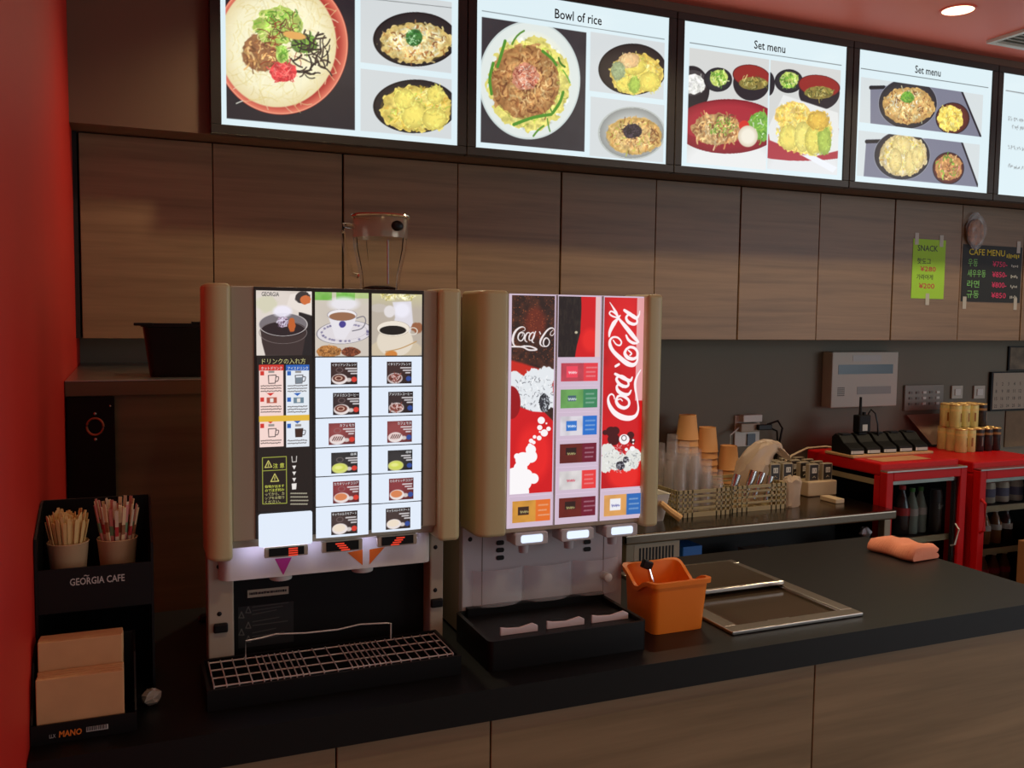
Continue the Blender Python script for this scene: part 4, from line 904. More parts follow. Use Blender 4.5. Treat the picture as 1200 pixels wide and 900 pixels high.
c = MB().prism(m.rrect(a0+.002, a1+.004, PY0+.255, b1+.01, .008), 'z', ZC+.0095, ZC+.014).build('rear_cover', M_smoke, t, bevel=.001)
MB().box(a0+.002, a1+.006, PY0+.243, PY0+.257, ZC+.0095, ZC+.021).build('cover_grip', M_steel, c, bevel=.003)
for x in (a0+.003, a1-.009): MB().box(x, x+.006, b0+.003, b1-.003, ZC+.0012, ZC+.007).build('slide_rail', M_chrome, t, bevel=.001)
q = on_z(913, 727, ZC); MB().box(q[0]-.03, q[0]+.03, q[1]-.008, q[1]+.004, ZC+.0012, ZC+.0035).build('finger_grip', M_steel, t, bevel=.001)

# orange stacking bin
M_orange = mat('orange_plastic', srgb(255, 140, 36), .42, noise=.03, nscale=10)
t = thing('storage_bin', 'orange plastic storage bin with scooped rim beside the cola dispenser', 'bin', (1.105, 1.73, ZC))
m = MB()
def ringr(x0, x1, y0, y1, r, zf): return [(a, b, zf(a, b)) for a, b in m.rrect(x0, x1, y0, y1, r, 5)]
bx = (1.040, 1.170, 1.652, 1.772); tx = (1.036, 1.178, 1.645, 1.778)
def ztop(a, b):
    s_ = (b-1.645)/.133
    if a < 1.05 or a > 1.15: return ZC+.116-.024*math.exp(-((s_-.52)/.2)**2)+.010*max(0, s_-.75)*4
    return ZC+.116+(.010 if s_ > .8 else 0)
nr = 6
def grow(k, e=0.0): return (bx[0]+(tx[0]-bx[0])*k-e, bx[1]+(tx[1]-bx[1])*k+e, bx[2]+(tx[2]-bx[2])*k-e, bx[3]+(tx[3]-bx[3])*k+e)
def rg(k, e, zf, n=14):
    x0, x1, y0, y1 = grow(k, e); pts = []
    r = .014
    base = m.rrect(x0, x1, y0, y1, r, 4)
    out = []
    for i in range(len(base)):
        a, b = base[i], base[(i+1) % len(base)]; d = math.hypot(b[0]-a[0], b[1]-a[1]); s_ = max(1, int(d/.02)) if d > .05 else 1
        # sides get 7 steps, fronts 1, so that every ring has the same count
        s_ = 7 if d > .08 else 1
        for j in range(s_): out.append((a[0]+(b[0]-a[0])*j/s_, a[1]+(b[1]-a[1])*j/s_))
    return [(a, b, zf(a, b)) for a, b in out]
rings = [rg(0, 0, lambda a, b: ZC+.0004), rg(.93, 0, lambda a, b: ztop(a, b)-.012), rg(.94, .006, lambda a, b: ztop(a, b)-.010), rg(1, .006, lambda a, b: ztop(a, b)), rg(1, -.002, lambda a, b: ztop(a, b)), rg(.9, -.003, lambda a, b: ztop(a, b)-.016), rg(.06, -.004, lambda a, b: ZC+.006)]
m.loft(rings).build('tub', M_orange, t, smooth=True, angle=50)
t = thing('kitchen_tongs', 'small metal tongs with a black handle standing in the orange bin', 'tongs', (1.09, 1.76, ZC+.03))
MB().tube([(1.10, 1.72, ZC+.008), (1.088, 1.735, ZC+.085), (1.082, 1.744, ZC+.118)], [.004, .005, .004], 8).build('blade', M_chrome, t, smooth=True)
MB().tube([(1.108, 1.732, ZC+.008), (1.094, 1.744, ZC+.085), (1.086, 1.748, ZC+.116)], [.004, .005, .004], 8).build('blade', M_chrome, t, smooth=True)
MB().obox((1.079, 1.748, ZC+.128), (.026, .014, .020), Matrix.Rotation(.4, 3, 'Y')).build('handle', M_bplas, t, bevel=.003)

# folded pink cloth
M_pink = mat('salmon_towel', srgb(255, 168, 134), .9, bump=1.0, nscale=120, stretch=(.25, 3.2, .25))
m = MB(); random.seed(3)
def towel_ring(y, k):
    pts = []; h0 = .038+.004*math.sin(k*2.1); hw = .056+.004*math.sin(k*1.3)
    prof = [(-hw, .002), (-hw-.004, .010), (-hw-.001, h0*.6), (-hw+.012, h0), (-hw*.3, h0+.003+.003*math.sin(k*1.7)), (hw*.3, h0-.002+.003*math.cos(k)), (hw-.010, h0-.001), (hw+.002, h0*.80), (hw-.004, h0*.56), (hw-.016, h0*.50), (hw-.002, h0*.42), (hw+.004, h0*.2), (hw, .0006)]
    return [(x, y, z) for x, z in prof]
rings = [towel_ring(-.078+.156*k/10, k*.6) for k in range(11)]
for r_ in (rings[0], rings[-1]):
    for i, (x, y, z) in enumerate(r_): r_[i] = (x*.96, y, z*.9+.001)
m.loft(rings); ang = math.radians(6)
m.v = [(2.103+x*math.cos(ang)-y*math.sin(ang), 1.985+x*math.sin(ang)+y*math.cos(ang), ZC+.0002+z) for x, y, z in m.v]
o = one('folded_towel', m, M_pink, 'folded salmon-pink towel on the black countertop', 'towel', smooth=True, angle=70)

# ---- left end: napkin box, organiser with cups
t = thing('napkin_box', 'low black box with orange lettering holding brown napkins', 'napkin holder', (-.072, 1.62, ZC))
nx0, nx1, ny0, ny1 = -.1485, .006, 1.568, 1.690
m = MB(); m.box(nx0, nx1, ny0, ny1, ZC+.0003, ZC+.004).box(nx0, nx1, ny0, ny0+.003, ZC+.004, ZC+.032).box(nx0, nx1, ny1-.003, ny1, ZC+.004, ZC+.13)
m.prism([(ny0+.003, ZC+.004), (ny1-.003, ZC+.004), (ny1-.003, ZC+.13), (ny0+.055, ZC+.115), (ny0+.030, ZC+.06), (ny0+.003, ZC+.034)], 'x', nx0, nx0+.003)
m.prism([(ny0+.003, ZC+.004), (ny1-.003, ZC+.004), (ny1-.003, ZC+.13), (ny0+.055, ZC+.115), (ny0+.030, ZC+.06), (ny0+.003, ZC+.034)], 'x', nx1-.003, nx1)
m.build('tray', M_bplas, t)
M_orink = mat('orange_print', srgb(226, 120, 40), .5); M_wink = mat('white_print', srgb(190, 186, 180), .5)
a, b = on_y(69, 865, ny0), on_y(96, 853, ny0); text('lettering', 'MANO', a[0], a[2]+.001, b[0]-a[0], .0105, ny0-.0006, M_orink, t, bold=.03, shear=.1)
a, b = on_y(102, 858, ny0), on_y(126, 849, ny0); m = MB(); random.seed(5); x = a[0]
MB().box(a[0]-.001, b[0]+.001, ny0-.0004, ny0-.0001, a[2]+.0005, a[2]+.0085).build('barcode_label', M_wink, t)
while x < b[0]-.001: w_ = .0005+random.random()*.0011; m.box(x, x+w_, ny0-.0008, ny0-.0005, a[2]+.002, a[2]+.0085); x += w_+.0011
m.build('barcode', M_ink, t)
a, b = on_y(58, 866, ny0), on_y(65, 858, ny0); text('lettering', 'LLX', a[0], a[2]+.001, b[0]-a[0], .006, ny0-.0006, M_wink, t)
q = None
for k in range(9):
    y = 1.5735+k*.0105; h = .098 if k < 4 else .148-.001*k; tilt = .004
    mm = MB(); x0, x1 = -.1405+.0006*(k % 3), -.0125-.0008*((k*2) % 3); zb = ZC+.0045
    n = 6
    pts = [(y+.0005, zb), (y+.0105, zb), (y+.0112, zb+h*.5), (y+.010, zb+h), (y+.0015, zb+h), (y+.0008, zb+h*.5)]
    mm.prism(pts, 'x', x0, x1)
    one('paper_napkin', mm, M_paper, 'bundle of brown paper napkins, short front layers of the black box' if k < 4 else 'bundle of brown paper napkins, taller rear layers of the black box', 'napkin', 'napkins in the black box', bevel=.0015)
t = thing('cup_organiser', 'black acrylic organiser lettered GEORGIA CAFE with two paper cups', 'organiser', (-.055, 1.78, ZC))
ox0, ox1, oy0, oy1 = -.1485, .038, 1.700, 1.870; zt1 = 1.146
for x in (ox0, ox1-.004): MB().prism([(oy0, ZC+.0004), (oy1, ZC+.0004), (oy1, 1.235), (oy1-.03, 1.235), (oy0, 1.20 if x < 0 else 1.18)], 'x', x, x+.004).build('side_panel', M_bplas, t)
MB().box(ox0+.0042, ox1-.0042, oy1-.005, oy1, ZC+.0004, 1.235).build('back_panel', M_bmatte, t)
MB().box(ox0+.0042, ox1-.0042, oy0+.0045, oy1-.0055, 1.083, 1.087).build('upper_shelf', M_bplas, t)
MB().box(ox0+.0042, ox1-.0042, oy0, oy0+.004, 1.07, zt1).build('front_panel', M_bplas, t)
MB().box(ox0+.0042, ox1-.0042, oy0+.0045, oy1-.0055, ZC+.0004, ZC+.006).build('base_panel', M_bplas, t)
a, b = on_y(82, 686, oy0), on_y(146, 670, oy0); text('lettering', 'GEORGIA CAFE', a[0], (a[2]+b[2])/2-.0085, b[0]-a[0], .0125, oy0-.0007, M_wink, t, bold=.012)
text('accent_lettering', '~', a[0]+.022, (a[2]+b[2])/2+.0055, .008, .003, oy0-.0007, M_wink, t)
CUPS = ((-.1005, 1.765), (-.0205, 1.768))
for k, (x, y) in enumerate(CUPS):
    m = MB(); z = 1.0874; m.lathe(x, y, [(.025, z), (.0335, z+.089), (.0345, z+.0905), (.0335, z+.092), (.0325, z+.089), (.0242, z+.002)], 28)
    one('paper_cup', m, M_cup, ['white paper cup packed with wooden stirrers', 'white paper cup packed with sugar sticks'][k], 'cup', smooth=True)
M_stir = mat('pale_birch', srgb(226, 190, 124), .7, noise=.08, nscale=40)
random.seed(12)
base = None
for k in range(74):
    r_ = .0275*math.sqrt((k+.5)/74); a_ = k*2.399963; L = .126+random.random()*.020
    if base is None:
        m = MB(); m.prism([(-.0023, 0), (.0023, 0), (.0023, .10), (.0031, .132), (.002, .137), (-.002, .137), (-.0031, .132), (-.0023, .10)], 'y', -.0006, .0006)
        base = one('wooden_stirrer', m, M_stir, 'thin pale wooden stirrer in the paper cup', 'stirrer', 'wooden stirrers in the cup'); o = base
    else: o = base.copy(); COL.objects.link(o)
    x, y = CUPS[0]; rb = .40*r_; tilt = math.atan((r_*1.06-rb)/.092)
    o.location = (x+rb*math.cos(a_), y+rb*math.sin(a_), 1.0905)
    d = Vector((math.cos(a_)*math.sin(tilt), math.sin(a_)*math.sin(tilt), math.cos(tilt)))
    o.rotation_mode = 'QUATERNION'; o.rotation_quaternion = Vector((0, 0, 1)).rotation_difference(d) @ Matrix.Rotation(a_+PI/2, 3, 'Z').to_quaternion()
    o.scale = (1, 1, L/.137)
SUG = [(mat('sugar_white', srgb(214, 190, 160), .6), mat('sugar_red', srgb(190, 60, 60), .6), 'white sugar stick with red ends in the paper cup'), (mat('sugar_pink', srgb(206, 130, 120), .6), mat('sugar_green', srgb(110, 140, 100), .6), 'pink sugar stick with green band in the paper cup'), (mat('sugar_cream', srgb(226, 196, 150), .6), mat('sugar_brown', srgb(150, 96, 60), .6), 'cream sugar stick with brown band in the paper cup')]
bases = [None]*3
for k in range(48):
    i = k % 3; r_ = .0270*math.sqrt((k+.5)/48); a_ = k*2.399963
    if bases[i] is None:
        m = MB(); m.cur = 0; w_ = .0029
        m.box(-w_, w_, -.0014, .0014, 0, .100); m.cur = 1; m.box(-w_, w_, -.0015, .0015, .100, .118); m.cur = 0; m.box(-w_, w_, -.0008, .0008, .118, .150)
        o = one('sugar_stick', m, [SUG[i][0], SUG[i][1]], SUG[i][2], 'sugar stick', 'sugar sticks in the cup'); bases[i] = o
    else: o = bases[i].copy(); COL.objects.link(o)
    x, y = CUPS[1]; rb = .40*r_; tilt = math.atan((r_*1.05-rb)/.092)
    o.location = (x+rb*math.cos(a_), y+rb*math.sin(a_), 1.0905)
    d = Vector((math.cos(a_)*math.sin(tilt), math.sin(a_)*math.sin(tilt), math.cos(tilt))); o.rotation_mode = 'QUATERNION'
    o.rotation_quaternion = Vector((0, 0, 1)).rotation_difference(d) @ Matrix.Rotation(a_+PI/2, 3, 'Z').to_quaternion(); o.scale = (1, 1, .93+random.random()*.14)
# crumpled wrapper on the counter beside the organiser
m = MB(); random.seed(8); q = on_z(168, 741, 1.0)
t_ = [[(.020+(x-.0)*0, 0, 0)]]
m.ball((.030, 1.665, ZC+.0145), (.017, .013, .014), 9, 6); m.v = [(x+random.uniform(-.003, .003), y+random.uniform(-.003, .003), max(ZC+.0003, z+random.uniform(-.003, .003))) for x, y, z in m.v]
one('crumpled_wrapper', m, mat('grey_foil', srgb(150, 136, 120), .4), 'small crumpled grey wrapper beside the napkin box', 'wrapper')

# black access panel with ring latch on the tall unit
tu = bpy.data.objects['tall_storage_unit']
ap = MB().box(-.147, on_y(135, 520, 2.626)[0], 2.626, 2.6398, .93, 1.362).build('access_panel', M_bmatte, tu, bevel=.002)
q = on_y(111.5, 500, 2.62)
M_cop = mat('copper_ring', srgb(190, 130, 104), .3, metal=.9)
MB().tube([(q[0]+.020*math.cos(a), 2.622, q[2]+.022*math.sin(a)) for a in np.linspace(0, 2*PI, 25)[:-1]], .003, 6, True).build('ring_latch', M_cop, ap, smooth=True)
for dz in (.034, -.034): MB().ball((q[0], 2.624, q[2]+dz), .005).build('rivet', M_chrome, ap, smooth=True)
q = on_y(129, 476, 2.62); MB().ball((q[0], 2.6255, q[2]), .003).build('rivet', M_chrome, ap)

# black tub on the tall unit
t = thing('black_tub', 'black plastic tub with a wide rim on the steel shelf', 'tub', (.14, 2.80, 1.406))
m = MB(); z0 = 1.4064
rings = [[(a, b, z) for a, b in m.rrect(x0, x1, y0, y1, .015, 4)] for x0, x1, y0, y1, z in ((.062, .240, 2.735, 2.89, z0), (.045, .258, 2.72, 2.905, z0+.138), (.038, .268, 2.712, 2.912, z0+.140), (.038, .268, 2.712, 2.912, z0+.149), (.050, .254, 2.726, 2.90, z0+.149), (.066, .236, 2.74, 2.886, z0+.006))]
m.loft(rings); m.build('tub_body', M_bplas, t, smooth=True)
MB().box(.020, .070, 2.708, 2.76, z0+.143, z0+.151).build('rim_tab', M_bplas, t, bevel=.002)
MB().box(.170, .262, 2.706, 2.735, z0+.1495, z0+.155).build('rim_clip', M_bplas, t, bevel=.002)

# glass jug on the coffee dispenser
jx, jy, jz = .512, 1.95, 1.6222
t = thing('glass_jug', 'clear faceted jug with a steel-rimmed lid on the coffee dispenser', 'jug', (jx, jy, jz))
def hexr(r, z, n=12, ph=.26): return [(jx+r*math.cos(2*PI*k/n+ph)*1.0, jy+r*math.sin(2*PI*k/n+ph)*1.0, z) for k in range(n)]
m = MB(); m.loft([hexr(.040, jz+.0004), hexr(.044, jz+.05), hexr(.056, jz+.105), hexr(.058, jz+.128), hexr(.0555, jz+.128), hexr(.0535, jz+.105), hexr(.0415, jz+.05), hexr(.0375, jz+.006)])
m.build('glass_body', M_glass, t)
MB().lathe(jx, jy, [(.036, jz+.0064), (.037, jz+.022), (.02, jz+.026)], 18).build('coffee_grounds', mat('coffee_grounds', srgb(60, 40, 30), .9, bump=.8, nscale=300), t)
M_lid = mat('smoky_lid', srgb(190, 176, 150), .18, alpha=.55, metal=.3)
lid = MB().lathe(jx, jy, [(.059, jz+.1285), (.060, jz+.168), (.058, jz+.172)], 28).build('lid', M_lid, t, smooth=True)
MB().lathe(jx, jy, [(.0635, jz+.1722), (.065, jz+.175), (.063, jz+.178), (.02, jz+.179)], 28).build('lid_rim', M_chrome, lid, smooth=True)
ang = -1.2; ex, ey = jx+.0615*math.cos(ang), jy+.0615*math.sin(ang)
mm = MB(); mm.ball((ex, ey, jz+.152), (.014, .006, .011)); mm.build('emblem', M_bplas, lid, smooth=True)
MB().tube([(jx-.056, jy-.01, jz+.150), (jx-.082, jy-.012, jz+.152), (jx-.084, jy-.012, jz+.135), (jx-.076, jy-.011, jz+.09), (jx-.066, jy-.010, jz+.05), (jx-.050, jy-.008, jz+.046)], .0055, 8).build('handle', M_glass, t, smooth=True)
MB().tube([(jx+.012, jy-.02, jz+.03), (jx+.012, jy-.018, jz+.125)], .002, 6).build('stirring_rod', M_chrome, t)
# ------------------------------------------------------------------ behind the counter: steel bench
ZB = .78
t = thing('steel_bench', 'stainless steel work bench with a slotted vent grille', 'work bench', (2.37, 3.2, 0))
wx0, wx1, wy0, wy1 = 1.70, 3.043, 2.912, YBACK-.002
MB().box(wx0, wx1, wy0, wy1, ZB-.040, ZB).build('bench_top', mat('dark_bench_steel', srgb(112, 102, 90), .2, metal=1, noise=.06, nscale=30, stretch=(1, 12, 12)), t, bevel=.008, seg=3)  # steel darkened evenly to mute the bright front edge
M_post = mat('aged_steel', srgb(140, 128, 108), .4, metal=.6)
for x, y in ((wx0+.03, wy0+.03), (wx1-.04, wy0+.03), (wx0+.03, wy1-.06), (wx1-.04, wy1-.06)): MB().box(x-.018, x+.018, y-.018, y+.018, 0, ZB-.0405).build('leg', M_post, t, bevel=.003)
MB().box(wx0+.06, wx1-.08, wy0+.06, wy1-.08, .20, .215).build('lower_shelf', M_steel, t)
vp = MB().box(wx0+.052, 1.955, wy0+.02, wy0+.26, .216, ZB-.0405).build('vent_housing', M_ivory2, t, bevel=.002)
for k in range(11): MB().box(1.775+k*.0145, 1.7825+k*.0145, wy0+.0185, wy0+.0199, .655, .72).build('vent_slot', M_bplas, vp)
MB().box(1.96, wx1-.062, wy0+.30, wy0+.31, .2155, ZB-.0405).build('rear_board', M_bmatte, t)
# things on the lower shelf, dim
M_blue = mat('blue_packet', srgb(40, 110, 190), .5); random.seed(4)
q = on_y(810, 643, 2.98)
def small_box(x, y, z, w_, d, h, mm, lab, nm='carton', cat='carton'): return one(nm, MB().box(x-w_/2, x+w_/2, y-d/2, y+d/2, z, z+h), mm, lab, cat, bevel=.003)
small_box(q[0], 3.02, .2155, .09, .10, q[2]+.012-.2155, M_blue, 'blue carton standing under the steel bench')
small_box(2.18, 3.04, .2155, .10, .12, .40, mat('dim_red', srgb(120, 50, 40), .5), 'dull red carton standing under the steel bench')
small_box(2.42, 3.04, .2155, .13, .12, .42, mat('dim_grey', srgb(110, 104, 96), .5), 'grey carton standing under the steel bench')
for k in range(3):
    x = 2.58+k*.09; m = MB(); m.lathe(x, 3.05, [(.034, .2155), (.035, .22), (.035, .50), (.014, .58), (.013, .61)], 16); one('glass_bottle', m, mat('brown_glass', srgb(70, 46, 30), .1, spec=.8), 'brown bottle standing under the steel bench', 'bottle', 'bottles under the bench', smooth=True)
m = MB(); random.seed(2); q = on_y(1020, 626, 2.99); m.ball((q[0]-.0, 3.02, q[2]), (.03, .02, .025), 9, 6); m.v = [(x+random.uniform(-.006, .006), y, z+random.uniform(-.006, .006)) for x, y, z in m.v]
hp = MB().box(q[0]-.05, q[0]+.05, 2.99, 3.06, .2155, q[2]-.022).build('storage_box', M_bmatte, None, bevel=.003); tag(hp, 'black storage box under the right end of the bench', 'box')
one('foil_scrap', m, mat('bright_foil', srgb(200, 200, 200), .3, metal=.8), 'crumpled foil scrap lying on the black storage box', 'foil')

# lattice crates
M_crate = mat('beige_crate_plastic', srgb(178, 160, 116), .5)
def crate(x0, x1, y0, y1, h, label):
    t = thing('lattice_crate', label, 'crate', ((x0+x1)/2, (y0+y1)/2, ZB), 'beige crates on the steel bench')
    MB().box(x0+.004, x1-.004, y0+.004, y1-.004, ZB+.0004, ZB+.005).build('base', M_crate, t)
    def wall(a0, a1, f, name):
        mm = MB(); L = a1-a0
        for z0, z1 in ((0, .020), (.033, .042), (.057, .066), (.081, .090), (h-.014, h)): 
            if z1 < .02: f(mm, a0, a0+L*.28, z0, z1); f(mm, a1-L*.28, a1, z0, z1)
            else: f(mm, a0, a1, z0, z1)
        for k in range(4):
            for s_ in (a0+.002+k*L*.085, a1-.008-k*L*.085): f(mm, s_, s_+.006, .0, h)
        mm.build(name, M_crate, t)
    wall(x0, x1, lambda mm, a, b, z0, z1: mm.box(a, b, y0, y0+.005, ZB+.0004+z0, ZB+z1), 'lattice_wall')
    wall(x0, x1, lambda mm, a, b, z0, z1: mm.box(a, b, y1-.005, y1, ZB+.0004+z0, ZB+z1), 'lattice_wall')
    wall(y0+.005, y1-.005, lambda mm, a, b, z0, z1: mm.box(x0, x0+.005, a, b, ZB+.0004+z0, ZB+z1), 'lattice_wall')
    wall(y0+.005, y1-.005, lambda mm, a, b, z0, z1: mm.box(x1-.005, x1, a, b, ZB+.0004+z0, ZB+z1), 'lattice_wall')
crate(2.045, 2.308, 3.09, 3.36, .112, 'beige lattice crate full of clear plastic cups')
crate(2.322, 2.606, 3.105, 3.36, .112, 'beige lattice crate holding steel shakers and a plastic bag')
# clear plastic cups in the first crate: inverted, nested
M_ccup = mat('clear_cup_plastic', srgb(240, 226, 222), .10, alpha=.15, spec=1.0)
b0 = None
for i in range(4):
    for j in range(3):
        n = (5, 6, 5, 4)[i]-(1 if j == 0 and i in (2, 3) else 0)+(1 if j == 2 else 0)
        for k in range(n):
            x, y, z = 2.082+i*.062, 3.135+j*.078, ZB+.0062+k*.034
            if b0 is None:
                m = MB(); m.lathe(0, 0, [(.030, 0), (.0302, .003), (.0285, .003), (.022, .105), (.0215, .106), (.0005, .106)], 14, False, False)
                b0 = one('clear_cup', m, M_ccup, 'clear plastic cup nested upside down in the beige crate', 'cup', 'clear cups in the crate', smooth=True); o = b0
            else: o = b0.copy(); COL.objects.link(o)
            o.location = (x, y, z)
# brown paper cups, three stacks behind
M_kraft = mat('kraft_cup', srgb(214, 156, 98), .7)
b0 = None
for (u, v, y, h) in ((806, 486, 3.43, 'tallest'), (829, 500.5, 3.43, 'middle'), (854, 522, 3.43, 'shortest')):
    q = on_y(u, v, y); ztop = q[2]; n = max(3, int((ztop-ZB-.095)/.03)+1)
    for k in range(n):
        z = ztop-.111-.030*k
        if z < ZB+.001: z = ZB+.001
        if b0 is None:
            m = MB(); m.lathe(0, 0, [(.050, 0), (.0515, .0025), (.050, .005), (.038, .108), (.038, .111), (.036, .111), (.0355, .107), (.0005, .107)], 22, False, False)
            b0 = one('kraft_cup', m, M_kraft, 'brown paper cup in an upside-down stack behind the crates', 'cup', 'stacked brown paper cups', smooth=True); o = b0
        else: o = b0.copy(); COL.objects.link(o)
        o['label'] = 'brown paper cup in the '+h+' of the three upside-down stacks'; o.location = (q[0], y, z)
        if z == ZB+.001: break
    else:
        # a plain pedestal of further cups down to the bench
        while z > ZB+.031:
            z = max(ZB+.001, z-.030); o = b0.copy(); COL.objects.link(o); o['label'] = 'brown paper cup in the '+h+' of the three upside-down stacks'; o.location = (q[0], y, z)
# steel shakers in the second crate
for k, (u, v, ln, ang_) in enumerate(((862, 563, .05, -.4), (880, 561, .07, -.45), (890, 563, .07, -.45), (901, 566, .06, -.3))):
    q = on_y(u, v, 3.16); m = MB(); c0 = Vector((q[0], 3.16, q[2])); d = Vector((math.sin(ang_)*-1, .1, math.cos(ang_))).normalized()
    m.tube([c0-d*.085, c0-d*.04, c0+d*ln*.5], [.012, .015, .018], 14); lo = min(p_[2] for p_ in m.v); dz = max(0, ZB+.0056-lo); m.v = [(x, y, z+dz) for x, y, z in m.v]
    one('steel_shaker', m, M_chrome, 'small polished steel shaker leaning in the second beige crate', 'shaker', 'steel shakers in the crate', smooth=True)
# plastic bag
def bag(name, cx, cy, z0, rx, ry, h, label, mm, seed, lean=(0, 0)):
    random.seed(seed); m = MB(); n = 18; rings = []
    if lean[0] > .1:
        prof2 = [(.8, 0, 0), (.95, .05, 0), (1, .2, 0), (1.02, .4, 0), (1.05, .52, .01), (1.05, .62, .02), (.95, .72, .035), (.85, .80, .055), (.70, .86, .085), (.52, .88, .115), (.40, .84, .14), (.52, .80, .165), (.45, .78, .18)]; n = 30
        for i, (r, z, s_) in enumerate(prof2):
            fo = random.uniform(0, 6); am = .05+.10*min(1, z*1.5)
            rings.append([(cx+s_+rx*r*math.cos(2*PI*k/n)*(1+am*math.sin(5*2*PI*k/n+fo)+random.uniform(-.07, .07)), cy+ry*r*math.sin(2*PI*k/n)*(1+am*math.sin(4*2*PI*k/n+fo)+random.uniform(-.07, .07)), z0+h*z+(random.uniform(-.007, .007)+.45*s_*-math.cos(2*PI*k/n)*(.5 if s_ > .03 else 0) if i else 0)) for k in range(n)])
        m.loft(rings, True, True); return one(name, m, mm, label, 'bag', smooth=True, angle=35)
    prof = [(.85, 0), (.95, .10), (1.0, .35), (1.05, .6), (1.1, .78), (1.05, .9), (.85, .97), (.4, 1.0)]
    for i, (r, z) in enumerate(prof):
        rings.append([(cx+lean[0]*max(0, z-.42)+rx*r*math.cos(2*PI*k/n)*(1+random.uniform(-.14, .14)), cy+lean[1]*z+ry*r*math.sin(2*PI*k/n)*(1+random.uniform(-.14, .14)), z0+h*z+(random.uniform(-.008, .008) if i else 0)) for k in range(n)])
    m.loft(rings, True, True); return one(name, m, mm, label, 'bag', smooth=True, angle=25)
M_film = mat('milky_film', srgb(230, 206, 180), .35, trans=.25, alpha=.72, spec=.6)
bag('plastic_bag', 2.520, 3.25, ZB+.006, .070, .060, .28, 'milky plastic bag bunched up in the second beige crate', M_film, 6, (.14, 0))
bag('plastic_pouch', 2.655, 3.13, ZB+.0005, .040, .03, .13, 'small milky plastic pouch between crate and pager dock', M_film, 9)
# white scoop tub with a handle
t = thing('scoop_tub', 'white square tub with a pale handle next to the first crate', 'tub', (1.93, 3.12, ZB))
m = MB(); rings = [[(a, b, z) for a, b in m.rrect(1.93-r, 1.93+r, 3.12-r, 3.12+r, .012, 3)] for r, z in ((.045, ZB+.0005), (.062, ZB+.11), (.065, ZB+.112), (.058, ZB+.11), (.042, ZB+.006))]
m.loft(rings).build('tub_body', M_white, t, smooth=True)
h0, h1 = on_y(776, 590, 3.045), on_y(796, 609, 3.02)
MB().tube([(h0[0], 3.055, h0[2]), ((h0[0]+h1[0])/2, 3.03, (h0[2]+h1[2])/2), (h1[0], 3.01, max(ZB+.02, h1[2]))], [.012, .014, .015], 8).build('handle', mat('pale_wood_handle', srgb(222, 176, 120), .5), t, smooth=True)
# guest pagers in two charging docks
M_pg = mat('pager_dark', srgb(52, 46, 42), .4); M_dock = mat('dock_beige', srgb(206, 182, 148), .5)
M_pgw = mat('pager_shell', srgb(170, 156, 132), .45)
pg = None
for (dx0, dx1, dy0, dy1, lab) in ((2.868, 3.038, 3.27, 3.52, 'beige charging dock with guest pagers at the bench end'), (2.70, 2.855, 3.33, 3.53, 'beige charging dock with guest pagers behind the pouch')):
    t = thing('pager_dock', lab, 'charging dock', ((dx0+dx1)/2, (dy0+dy1)/2, ZB), 'pager charging docks')
    MB().box(dx0, dx1, dy0, dy1, ZB+.0005, ZB+.070).build('dock_base', M_dock, t, bevel=.006)
    nr = 4
    for c_ in range(2):
        for r_ in range(nr):
            x = dx0+(dx1-dx0)*(.27+.47*c_); y = dy0+.03+r_*(dy1-dy0-.06)/(nr-1)
            if pg is None:
                pg = thing('guest_pager', 'upright dark guest pager with a numbered label in a charging dock', 'pager', (0, 0, 0), 'guest pagers in the docks')
                MB().box(-.029, .029, -.012, .012, 0, .078).build('shell', M_pgw, pg, bevel=.002)
                MB().box(-.023, .023, -.0135, -.0122, .004, .074).build('face', M_pg, pg)
                MB().box(-.012, .014, -.0145, -.0136, .036, .060).build('number_label', M_white, pg)
                text('lettering', '13', -.008, .041, .017, .014, -.0150, M_ink, pg)
                MB().tube([(-.008, -.0136, .014), (0, -.0142, .022), (.008, -.0136, .014)], .002, 6).build('button_mark', M_pgw, pg)
                o = pg; o.location = (x, y, ZB+.0705)
            else: dup(pg, (x, y, ZB+.0705))
small_box(2.905, 3.155, ZB+.0004, .05, .10, .020, M_dock, 'small flat beige eraser-like block lying on the steel bench', 'beige_block', 'block')
# outlet, adapter and cables on the wall
t = thing('wall_outlet', 'wall outlet with stacked plug adapter above the plastic bag', 'outlet', (2.74, YBACK, 1.05))
MB().box(2.655, 2.80, YBACK-.008, YBACK-.0003, .985, 1.135).build('cover_plate', M_white, t, bevel=.003)
MB().box(2.675, 2.785, YBACK-.045, YBACK-.0082, 1.105, 1.140).build('adapter', M_white, t, bevel=.004)
MB().box(2.66, 2.77, YBACK-.05, YBACK-.0082, 1.06, 1.100).build('adapter', M_ivory2, t, bevel=.004)
MB().box(2.745, 2.825, YBACK-.07, YBACK-.0505, 1.068, 1.095).build('plug', M_bplas, t, bevel=.004)
MB().box(2.725, 2.77, YBACK-.016, YBACK-.0082, .99, 1.045).build('socket_face', mat('blue_grey_plastic', srgb(110, 126, 138), .5), t)
MB().tube([(2.81, YBACK-.06, 1.08), (2.86, YBACK-.06, 1.06), (2.875, YBACK-.05, 1.0), (2.872, YBACK-.03, .90), (2.87, YBACK-.02, .86)], .005, 6).build('cord', M_bplas, t, smooth=True)
MB().tube([(2.80, YBACK-.065, 1.095), (2.86, YBACK-.065, 1.11), (2.90, YBACK-.05, 1.07), (2.89, YBACK-.03, .95), (2.885, YBACK-.02, .87)], .005, 6).build('cord', M_bplas, t, smooth=True)
MB().tube([(2.66, YBACK-.03, 1.08), (2.60, YBACK-.05, 1.05), (2.60, YBACK-.05, .98), (2.66, YBACK-.04, .93), (2.70, YBACK-.03, .90)], .004, 6).build('cord', M_white, t, smooth=True)
